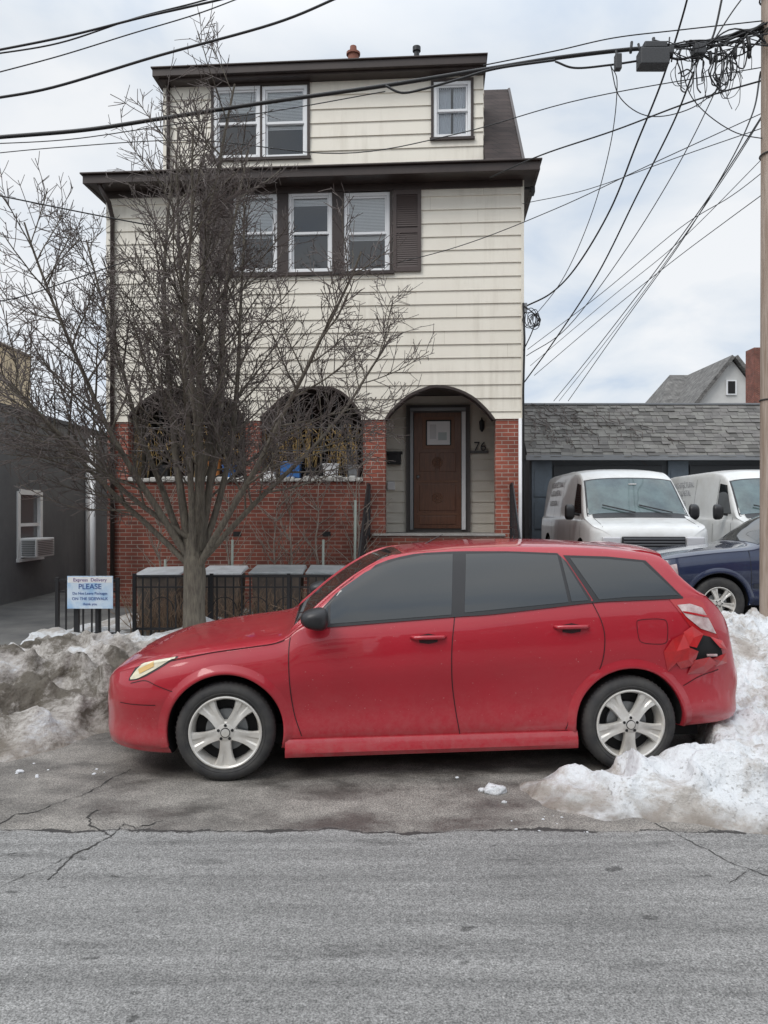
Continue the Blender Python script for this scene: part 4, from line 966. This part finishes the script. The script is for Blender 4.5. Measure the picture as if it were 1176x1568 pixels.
def blob(name,c,r,m,par,p=2.6):
    bm=bmesh.new(); bmesh.ops.create_uvsphere(bm,u_segments=24,v_segments=16,radius=1); vs=[]
    for q_ in bm.verts:
        k=(abs(q_.co.x)**p+abs(q_.co.y)**p+abs(q_.co.z)**p)**(-1/p); x,y,z=q_.co*k
        z2=z*(1-.25*(-x)); vs.append((c[0]+x*r[0],c[1]+y*r[1],c[2]+z2*r[2]))
    fs=[tuple(a.index for a in q_.verts) for q_ in bm.faces]; bm.free(); return mk(name,vs,fs,m,par,True)
for sg in(-1,1):
    blob("door_mirror",(-.755,sg*.955,1.045),(.088,.10,.068),blackpl,car)
    b=MB(); b.tube([(-.71,sg*.80,.99),(-.735,sg*.90,1.0)],.03,8); b.obj("mirror_arm",blackpl,car,smoothf=True)
b=MB(); b.box(-2.2,-2.1,-.22,.22,.26,.36); b.box(-2.175,-2.0,-.22,.22,.50,.55); b.obj("front_grilles",blackpl,car,bevel=.01)
b=MB(); b.box(2.205,2.235,-.16,.16,.48,.60); b.obj("licence_plate",paper,car,bevel=.004)
b=MB(); b.tube([(.05,0,1.47),(.2,0,1.55)],[.006,.003],6); b.obj("antenna",black,car)
patch("damage_hole",[(1050,1012),(1080,1010),(1106,1002)],[(1052,985),(1076,972),(1100,978)],.004,dark,both=False,n=10,mm=5)
brightred=M("torn_red_plastic",(.50,.012,.014),.3,coat=.6,col2=(.38,.01,.014),vscale=12)
b=MB()
def shard(pts,outs):
    V=[]
    for (px,py),of in zip(pts,outs):
        x,z=cpt(px,py); x=min(x,2.20); V.append((x,-car_b.ys(x,z)-of,z))
    c_=tuple(sum(p[k] for p in V)/len(V) for k in range(3)); c_=(c_[0],c_[1]-.012,c_[2]); n=len(V)
    b.add(V+[c_],[(i,(i+1)%n,n) for i in range(n)])
shard([(1016,998),(1028,978),(1046,970),(1052,990),(1036,1012),(1022,1028)],[.004,.02,.012,.04,.02,.004])
shard([(1046,968),(1058,958),(1074,970),(1062,990),(1052,988)],[.004,.02,.03,.045,.03])
shard([(1052,990),(1066,996),(1060,1018),(1042,1024),(1034,1014)],[.04,.035,.02,.004,.015])
shard([(1060,1010),(1082,1004),(1096,1014),(1078,1030),(1052,1032)],[.03,.045,.03,.006,.004])
shard([(1088,1008),(1108,998),(1112,1014),(1096,1020)],[.03,.035,.015,.006])
shard([(1086,974),(1104,980),(1110,994),(1098,990)],[.01,.02,.03,.04])
b.obj("crumpled_bumper",brightred,car)
b=MB(); x,z=cpt(1086,1002); x=min(x,2.08); y=-car_b.ys(x,z); b.box(x-.03,x+.04,y-.035,y-.02,z-.008,z+.008); b.obj("broken_reflector",tailw,car,bevel=.003)

# ---- vans
vt=[(-2.75,.72),(-2.73,.90),(-2.66,1.0),(-2.5,1.06),(-2.2,1.12),(-1.93,1.18),(-1.85,1.24),(-1.55,1.53),(-1.25,1.82),(-1.05,1.97),(-.7,2.08),(0,2.13),(2,2.13),(2.5,2.10),(2.66,2.0),(2.72,1.6),(2.75,.9)]
vb=[(-2.75,.42),(-2.7,.32),(2.7,.35),(2.75,.45)]
vbelt=[(-2.8,1.0),(-1.9,1.13),(0,1.2),(2.8,1.2)]
def make_van(loc,rz):
    e=empty("white_cargo_van",loc,rz)
    B=Body(vt,vb,vbelt,1.0,.15,-2.35,3.2,.42,2.5,5,.28,crown=.10,side=[(0,.92),(.08,.97),(.3,1.0),(.6,1.0),(.9,.985),(1,.945)])
    cz=.37
    B.build("body_shell",whitepaint,e,[wheelwell(x,cz,.44,sd_,.3,1.0,e) for x in(-1.75,1.7) for sd_ in(-1,1)])
    for x in(-1.75,1.7):
        for sd_ in(-1,1): wheel("wheel",x,sd_*.97,cz,.37,.22,sd_,e)
    toppatch("windscreen_seal",-1.86,-1.14,.955,.004,blackpl,B,e,n=14)
    toppatch("windscreen",-1.83,-1.17,.92,.008,M("van_screen",(.10,.15,.145),.06,coat=.9,col2=(.04,.06,.06),vscale=2.5),B,e,n=14)
    toppatch("cowl",-1.97,-1.84,.86,.006,blackpl,B,e,n=3)
    patch("cab_window",[(-1.58,1.24),(-.85,1.24)],[(-1.18,1.78),(-.85,1.82)],.006,gdark,px=False,body=B,parent=e)
    for P in([(-1.66,1.18),(-1.72,.6)],[(-.80,1.9),(-.80,.45)],[(.45,1.95),(.45,.45)],[(1.25,1.95),(1.25,.45)]):
        ribbon("door_gap",[P[0],((P[0][0]+P[1][0])/2,(P[0][1]+P[1][1])/2),P[1]],.012,.003,blackpl,px=False,body=B,parent=e)
    b=MB()
    for sg in(-1,1): b.tube([(x,sg*.80,B.tz(x,.80)+.002) for x in(-2.6,-2.4,-2.2,-2.0)],.004,4)
    b.obj("hood_gap",blackpl,e)
    b=MB(); b.box(-2.80,-2.70,-.52,.52,.64,.86); b.obj("grille",blackpl,e,bevel=.02)
    b=MB()
    for k in range(4): b.box(-2.815,-2.79,-.50,.50,.665+k*.05,.68+k*.05)
    b.obj("grille_bars",metalg,e)
    b=MB()
    for sg in(-1,1): b.box(-2.79,-2.62,min(sg*.54,sg*.84),max(sg*.54,sg*.84),.66,.85)
    b.obj("headlamps",M("van_lamp",(.6,.6,.62),.15,coat=1),e,bevel=.02)
    b=MB(); b.box(-2.86,-2.65,-.93,.93,.42,.60); b.obj("bumper",metalg,e,bevel=.04)
    for sg in(-1,1):
        blob("door_mirror",(-1.45,sg*1.13,1.27),(.055,.09,.13),blackpl,e,4)
        b=MB(); b.tube([(-1.38,sg*.93,1.22),(-1.42,sg*1.08,1.24)],.025,8); b.obj("mirror_arm",blackpl,e)
    b=MB(); b.tube([(-1.88,-.6,1.265),(-1.72,-.05,1.40)],.012,5); b.tube([(-1.88,.05,1.265),(-1.72,.6,1.40)],.012,5); b.obj("wipers",black,e)
    box("screen_sticker",-1.32,-1.30,-.12,.02,1.78,1.80,paper,e)
    lm=M("lettering",(.34,.34,.36),.6)
    for i,(t_,zz) in enumerate((("ARCHITECTURAL",1.80),("GLASS & METAL",1.62),("718 555 0176",1.40))):
        text("lettering_%d"%i,t_,.17,(1.9,B.ys(0,zz)+.010,zz),(math.pi/2,0,math.pi),lm,e,.001,'LEFT')
    return e
make_van((4.62,15.6,.45),math.radians(87.5))
make_van((7.42,15.7,.45),math.radians(87))
# ---- SUV
stt=[(-2.36,.60),(-2.35,.82),(-2.30,.95),(-2.15,1.03),(-1.9,1.09),(-1.5,1.14),(-1.0,1.185),(-.85,1.22),(-.55,1.43),(-.25,1.62),(0,1.70),(.8,1.75),(1.8,1.72),(2.15,1.62),(2.28,1.2),(2.36,.8)]
sb_=[(-2.36,.42),(-2.3,.33),(2.3,.36),(2.36,.45)]
sbelt=[(-2.4,.95),(-.9,1.1),(0,1.12),(2.4,1.16)]
suv=empty("navy_suv",(6.20,11.72,.055),math.radians(-2))
SB=Body(stt,sb_,sbelt,.90,.35,-1.9,3.2,.48,2.0,4,.38,crown=.06)
SB.build("body_shell",navy,suv,[wheelwell(x,.375,.43,sd_,.3,.9,suv) for x in(-1.43,1.43) for sd_ in(-1,1)])
for x in(-1.43,1.43):
    for sd_ in(-1,1): wheel("wheel",x,sd_*.885,.37,.37,.235,sd_,suv,.3,spokes=6,sw_=.8)
patch("side_glass",[(-.72,1.15),(.2,1.15)],[(-.42,1.45),(.2,1.62)],.005,gdark,px=False,body=SB,parent=suv)
patch("side_glass_b",[(.3,1.15),(1.1,1.16)],[(.3,1.63),(1.1,1.62)],.005,gdark,px=False,body=SB,parent=suv)
patch("side_glass_c",[(1.2,1.17),(2.05,1.2)],[(1.2,1.62),(1.95,1.56)],.005,gdark,px=False,body=SB,parent=suv)
toppatch("windscreen",-.83,-.12,.9,.006,gdark,SB,suv)
patch("headlamp",[(-2.28,.72),(-2.0,.74)],[(-2.28,.88),(-2.02,.93)],.006,tailw,px=False,body=SB,parent=suv,n=8,mm=5)
for P in([(-1.0,1.12),(-.98,.7),(-.95,.42)],[(.25,1.1),(.26,.7),(.25,.42)]): ribbon("door_gap",P,.008,.003,blackpl,px=False,body=SB,parent=suv)
ribbon("side_moulding",[(-.95,.62),(0,.60),(.95,.62)],.07,.008,M("moulding",(.03,.035,.05),.5),px=False,body=SB,parent=suv)
for cx in(-1.43,1.43):
    b=MB()
    for sg in(1,-1):
        vs=[];K=40
        for i in range(K+1):
            a=math.radians(-10+200*i/K)
            for r,of in((.428,-.03),(.426,.02),(.45,.028),(.50,.001)):
                x=cx+r*math.cos(a); z=max(.375+r*math.sin(a),.35); vs.append((x,(-SB.ys(x,z)-of)*sg,z))
        b.add(vs,[(4*i+j,4*i+j+1,4*i+j+5,4*i+j+4) for i in range(K) for j in range(3)])
    b.obj("arch_flare",navy,suv,smoothf=True)
b=MB(); b.box(-2.42,-2.25,-.8,.8,.45,.60); b.obj("bumper",navy,suv,bevel=.04)
blob("door_mirror",(-.62,-1.0,1.2),(.08,.10,.08),blackpl,suv)

# ================= TREE
tr=MB(); R=random.Random(33)
TX,TY=-2.41,9.8
def grow(p,d,L_,r0,r1,nseg,trop,wob,n,mi=0):
    pts=[p.copy()]; d=d.normalized(); rad=[r0]
    for i in range(nseg):
        d=(d+Vector((R.gauss(0,wob),R.gauss(0,wob),R.gauss(0,wob)*.7+trop))).normalized()
        p=p+d*(L_/nseg); pts.append(p.copy()); rad.append(r0+(r1-r0)*((i+1)/nseg)**.8)
    tr.tube(pts,rad,n,mi,cap=False); return pts,rad
def side(dv,ang):
    a=dv.orthogonal().normalized(); a.rotate(Matrix.Rotation(R.uniform(0,2*math.pi),3,dv)); return (dv*math.cos(ang)+a*math.sin(ang)).normalized()
def along(pts,t):
    k=t*(len(pts)-1); i=min(len(pts)-2,int(k)); return pts[i].lerp(pts[i+1],k-i),(pts[i+1]-pts[i]).normalized(),i
base=Vector((TX,TY,0))
tp=[base+Vector((.03,0,-.05)),base+Vector((0,0,.12)),base+Vector((-.01,0,.5)),base+Vector((.0,0,.95)),base+Vector((-.02,0,1.2)),base+Vector((-.04,0,1.45))]
tr.tube(tp,[.20,.155,.135,.14,.12,.06],14,cap=False)
stems=[]
specs=[(-10,4,5.7,.078),(15,12,5.4,.060),(95,10,5.3,.055),(185,11,5.4,.064),(265,13,5.1,.050),(150,25,4.9,.052),(30,24,4.8,.052),(200,36,4.5,.055),(-25,33,4.4,.050),(175,49,4.0,.046),(5,47,3.8,.044),(90,36,3.8,.04),(188,60,3.2,.040),(-60,22,4.6,.045)]
for az,tl,L_,r in specs:
    az=math.radians(az+R.uniform(-8,8)); tl=math.radians(tl)
    d=Vector((math.cos(az)*math.sin(tl),math.sin(az)*math.sin(tl),math.cos(tl)))
    p=base+Vector((math.cos(az)*.04,math.sin(az)*.04,R.uniform(.95,1.4)))
    pts,rad=grow(p,d,L_,r,.011,18,.022,.034,8); stems.append((pts,rad,L_))
def kids(pts,rad,lev,L_):
    if lev==2:
        cnt=R.randint(18,22)
        for k in range(cnt):
            t=.20+.78*(k+R.random())/cnt; q_,dv,i=along(pts,t); l=(1.85*(1-.62*t)+.12)*R.uniform(.5,1.15)
            a,b_=grow(q_,side(dv,math.radians(R.uniform(32,60))),l,min(rad[i]*.6,.017),.0055,9,.04,.07,4); kids(a,b_,3,l)
    elif lev==3:
        cnt=int(5+L_*7)
        for k in range(cnt):
            t=.15+.83*(k+R.random())/cnt; q_,dv,i=along(pts,t); l=R.uniform(.2,.62)*(1-.35*t)
            a,b_=grow(q_,side(dv,math.radians(R.uniform(30,62))),l,min(rad[i]*.7,.0075),.0045,4,.04,.08,3,1); kids(a,b_,4,l)
    else:
        for k in range(R.randint(2,4)):
            q_,dv,i=along(pts,R.uniform(.2,.95)); l=R.uniform(.07,.24)
            grow(q_,side(dv,math.radians(R.uniform(30,60))),l,.0045,.0035,2,.04,.08,3,1)
for pts,rad,L_ in stems: kids(pts,rad,2,L_)
tr.obj("bare_street_tree",[bark,twigm],smoothf=True)
# ================= FENCE, SIGN, YARD
fn=empty("iron_fence"); b=MB(); FY=10.25
def fence(pa,pb,zt,zb_,y,arcs=False):
    x0=(pa-588)/F*y; x1=(pb-588)/F*y
    b.box(x0,x1,y-.016,y+.016,zt-.03,zt); b.box(x0,x1,y-.014,y+.014,zb_,zb_+.03); b.box(x0,x1,y-.012,y+.012,zt-.17,zt-.15)
    x=x0
    while x<x1: b.box(x-.010,x+.010,y-.008,y+.008,zb_-.08,zt-.001); x+=.11
    for k in range(4):
        x=x0+(x1-x0)*k/3; b.box(x-.022,x+.022,y-.022,y+.022,0,zt+.02)
    if arcs:
        x=x0+.2
        while x<x1-.3:
            b.tube([(x+.16-.16*math.cos(t*math.pi/10),y-.018,zt-.45+.16*math.sin(t*math.pi/10)) for t in range(11)],.008,4); x+=.42
fence(206,560,.88,.15,FY,True); fence(88,180,.86,.15,9.85)
b.obj("panels",black,fn)
sg=empty("parking_sign")
def sq(px,py): p=at(px,py,9.78); return p.x,p.z
x0,z0=sq(103,932); x1,z1=sq(173,882)
box("panel",x0,x1,9.775,9.785,z0,z1,M("sign_face",(.62,.72,.82),.4,col2=(.22,.44,.70),vscale=5,lo=.42,hi=.75),sg,.003)
cxs=(x0+x1)/2; blue=M("sign_blue",(.03,.08,.30),.5)
box("header",x0+.01,x1-.01,9.7735,9.7745,z1-.085,z1-.01,paper,sg)
text("title","Express  Delivery",.060,(cxs,9.772,z1-.068),(math.pi/2,0,0),M("sign_purple",(.12,.03,.22),.5),sg,.0008)
text("line_a","PLEASE",.095,(cxs,9.772,z1-.165),(math.pi/2,0,0),blue,sg,.0008)
text("line_b","Do Not Leave Packages",.046,(cxs,9.772,z1-.235),(math.pi/2,0,0),blue,sg,.0008)
text("line_c","ON THE SIDEWALK",.052,(cxs,9.772,z1-.305),(math.pi/2,0,0),blue,sg,.0008)
text("line_d","thank you",.045,(cxs,9.772,z1-.37),(math.pi/2,0,0),blue,sg,.0008)
tubm=M("tub",(.16,.125,.10),.7,col2=(.09,.075,.065),vscale=5)
def bin_(pa,pb,py,y,tilt,mlid):
    e=empty("storage_bin"); x0=(pa-588)/F*y;x1=(pb-588)/F*y; zt=CH-(py-784)/F*y
    bb_=MB(); bb_.add([(x0+.05,y+.05,0),(x1-.05,y+.05,0),(x1-.05,y+.5,0),(x0+.05,y+.5,0),(x0+.02,y,zt-.06),(x1-.02,y,zt-.06),(x1-.02,y+.55,zt-.06),(x0+.02,y+.55,zt-.06)],[(0,3,2,1),(4,5,6,7),(0,1,5,4),(1,2,6,5),(2,3,7,6),(3,0,4,7)]); bb_.obj("tub",tubm,e,bevel=.02)
    l=MB(); l.add([(x0-.02,y-.04,zt-.055),(x1+.02,y-.04,zt-.055+tilt),(x1+.02,y+.6,zt+.0+tilt),(x0-.02,y+.6,zt+.0),(x0-.02,y-.04,zt-.02),(x1+.02,y-.04,zt-.02+tilt),(x1+.0,y+.6,zt+.045+tilt),(x0+.0,y+.6,zt+.045)],[(0,3,2,1),(4,5,6,7),(0,1,5,4),(1,2,6,5),(2,3,7,6),(3,0,4,7)]); l.obj("lid",mlid,e,bevel=.012)
lid1=M("snowy_lid",(.62,.64,.66),.5,col2=(.45,.46,.47),vscale=6); lid2=M("grey_lid",(.26,.29,.30),.4,col2=(.40,.42,.43),vscale=5)
bin_(206,274,878,10.9,.02,lid1); bin_(306,368,875,10.95,-.0,lid1); bin_(383,462,874,11.0,0,lid2); bin_(470,540,874,11.05,-.01,lid2)
sh=MB(); R2=random.Random(9)
for i in range(380):
    x=(R2.uniform(205,545)-588)/F*10.6; y=R2.uniform(10.35,10.85); p=Vector((x,y,.05)); pts=[p]; d=Vector((R2.gauss(0,.35),R2.gauss(0,.2),1))
    for k in range(5): d+=Vector((R2.gauss(0,.3),R2.gauss(0,.15),0)); d.normalize(); p=p+d*R2.uniform(.08,.17); pts.append(p)
    sh.tube(pts,[.007,.006,.006,.005,.004,.003],3,cap=False)
sh.obj("dead_shrub",M("shrub",(.20,.13,.09),.9,col2=(.32,.23,.16),vscale=8))
vn=MB()
for (px,h,ba) in[(438,2.0,6),(488,2.1,5),(357,2.0,6),(540,2.35,5),(250,1.8,5),(420,1.7,5),(545,2.1,3)]:
    y=12.2; x=(px-588)/F*y; p=Vector((x,y,.05)); pts=[p]
    for k in range(10): p=p+Vector((R2.gauss(0,.025),R2.gauss(0,.02),h/10)); pts.append(p)
    vn.tube(pts,[.024-.0018*k for k in range(11)],6,cap=False)
    for k in range(ba*4):
        q_=pts[R2.randint(3,10)]; d=Vector((R2.choice([-1,1])*R2.uniform(.3,1),R2.gauss(0,.2),R2.uniform(.5,1))).normalized(); bp=[q_]
        for j in range(5): d=(d+Vector((R2.gauss(0,.2),0,.1))).normalized(); q_=q_+d*R2.uniform(.08,.16); bp.append(q_)
        vn.tube(bp,[.009,.008,.007,.006,.005,.004],3,cap=False)
vn.obj("garden_vine",vine,smoothf=True)
sk=MB()
for px,y,h in((543,11.6,1.9),(494,11.7,1.3),(355,11.7,1.3),(252,11.7,1.0)): x=(px-588)/F*y; sk.tube([(x,y,0),(x+.01,y,h)],.02,6)
sk.obj("garden_stake",M("stake",(.32,.36,.32),.7),smoothf=True)

# ================= POLE + WIRES
up=empty("utility_pole"); PX,PY=4.46,8.8
b=MB(); b.tube([(PX,PY,-.1),(PX,PY,4),(PX+.0,PY,11)],[.152,.14,.125],20); b.obj("shaft",polem,up,smoothf=True,sharp=60)
b=MB()
for z in(3.0,5.8,7.2,7.6): b.tube([(PX+.148*math.cos(t*math.pi/12),PY+.148*math.sin(t*math.pi/12),z) for t in range(25)],.010,5)
b.tube([(PX+.05,PY-.16,.1),(PX+.05,PY-.15,6.5)],.02,6)
b.obj("bands_and_conduit",M("dark_galv",(.05,.045,.04),.6),up,smoothf=True)
ow=empty("overhead_wires"); wb=MB(); R3=random.Random(4)
def wire(P,d0,d1,r,n=6,sub=8):
    pts=[]; K=len(P)
    for i,(px,py) in enumerate(P): pts.append(at(px,py,d0+(d1-d0)*i/(K-1)))
    wb.tube(catmull(pts,sub),r,n)
wire([(-60,216),(0,210),(130,199),(250,181),(400,158),(590,131),(750,105),(850,89),(960,76),(1060,68),(1185,38)],9.4,8.8,.024)
wire([(590,131),(615,142),(650,136),(700,122),(760,105),(850,92)],9.05,8.9,.014)
wire([(850,94),(880,104),(930,100),(985,92)],8.85,8.8,.012)
wire([(740,100),(850,78),(940,58),(1040,46),(1185,30)],8.9,8.8,.007)
wire([(-60,222),(100,214),(250,193),(420,170),(590,140)],9.3,9.1,.006)
wire([(-30,82),(100,56),(220,26),(300,8),(370,-10),(480,-50)],7.2,7.6,.011)
wire([(-30,86),(90,66),(210,27),(330,-5),(440,-50)],7.4,7.6,.008)
wire([(-30,118),(90,86),(200,52),(300,22),(380,-8),(440,-30)],7.2,7.6,.006)
wire([(-30,154),(80,134),(240,86),(420,36),(520,-5),(600,-40)],7.4,7.6,.013)
wire([(-60,290),(0,300),(60,312),(150,330),(230,345)],8.6,9.3,.008)
wire([(-60,470),(30,455),(120,425),(200,398)],8.6,9.3,.007)
wire([(-60,240),(100,225),(300,215),(520,235),(700,205),(900,150),(1185,100)],10,8.9,.006)
wire([(460,425),(560,412),(700,378),(850,320),(1000,250),(1185,165)],11,8.9,.0055)
wire([(750,272),(830,237),(940,200),(1060,155),(1185,118)],12.3,8.9,.011)
wire([(800,312),(900,290),(1040,240),(1185,190)],12.5,8.9,.0055)
wire([(803,470),(845,448),(885,405),(935,320),(975,220),(1015,120),(1052,0),(1060,-60)],12.95,8.8,.013)
wire([(805,500),(860,430),(905,330),(935,220),(945,130),(935,100)],12.9,8.8,.006)
wire([(803,585),(850,520),(915,420),(975,300),(1030,190),(1062,110)],12.95,8.8,.011)
wire([(806,545),(870,500),(960,380),(1040,250),(1100,130),(1130,60)],12.95,8.8,.007)
wire([(848,614),(900,550),(985,440),(1080,310),(1165,180),(1180,150)],24,9,.011)
wire([(856,614),(930,520),(1020,400),(1110,270),(1185,150)],24,9,.008)
wire([(870,614),(950,500),(1040,375),(1110,262),(1150,180),(1165,110)],26,9,.012)
wire([(818,575),(930,480),(1030,400),(1110,340),(1185,285)],14,9,.006)
wire([(808,535),(920,450),(1040,350),(1120,300),(1185,250)],14,9,.006)
wire([(812,560),(930,460),(1040,370),(1185,225)],14,9,.005)
wire([(935,100),(950,150),(995,178),(1060,165),(1120,120)],8.9,8.8,.006)
wire([(1040,80),(1060,150),(1120,200),(1185,215)],8.8,8.8,.006)
wire([(1062,100),(1090,60),(1105,0),(1110,-30)],8.8,8.7,.012)
wire([(1085,75),(1120,20),(1150,-20)],8.8,8.7,.008)
wb.obj("cables",cablem,ow,smoothf=True)
b=MB()
for k in range(24):
    cx_,cy_=R3.uniform(1035,1150),R3.uniform(60,112); rw=R3.uniform(5,18); rh=R3.uniform(14,40); dd=8.75+R3.uniform(-.12,.12); ph=R3.uniform(0,6)
    b.tube(catmull([at(cx_+rw*math.cos(ph+t*.65)*(1-.04*t)+R3.uniform(-3,3),cy_+rh*.8+rh*math.sin(ph+t*.65)+R3.uniform(-3,3),dd+.03*math.sin(t)) for t in range(R3.randint(7,12))],4),R3.choice([.004,.005,.008]),5)
for k in range(13):
    xa=R3.uniform(1000,1080); pts=[(xa,R3.uniform(62,80)),(xa+40,R3.uniform(62,95)),(xa+90,R3.uniform(40,85)),(1185,R3.uniform(20,80))]
    b.tube(catmull([at(px,py,8.75+R3.uniform(-.1,.1)) for px,py in pts],6),R3.choice([.006,.009,.014]),5)
for k in range(14):
    cx_,cy_=R3.uniform(935,1165),R3.uniform(55,80); b.tube([at(cx_,cy_,8.72),at(cx_+R3.uniform(-4,4),cy_+R3.uniform(10,20),8.7)],R3.uniform(.008,.022),6)
b.obj("splice_coils",cablem,ow,smoothf=True)
b=MB()
def wbx(a,c,p,q_,y0,y1): A_=at(a,q_,8.7);B_=at(c,p,8.7); b.box(A_.x,B_.x,y0,y1,A_.z,B_.z)
wbx(978,1022,78,103,8.62,8.8); wbx(1023,1031,72,84,8.66,8.76); wbx(942,952,82,106,8.68,8.76); wbx(1062,1080,68,84,8.66,8.8); wbx(985,1020,66,76,8.65,8.75)
b.obj("splice_boxes",M("splice_grey",(.05,.052,.055),.6),ow,bevel=.012)
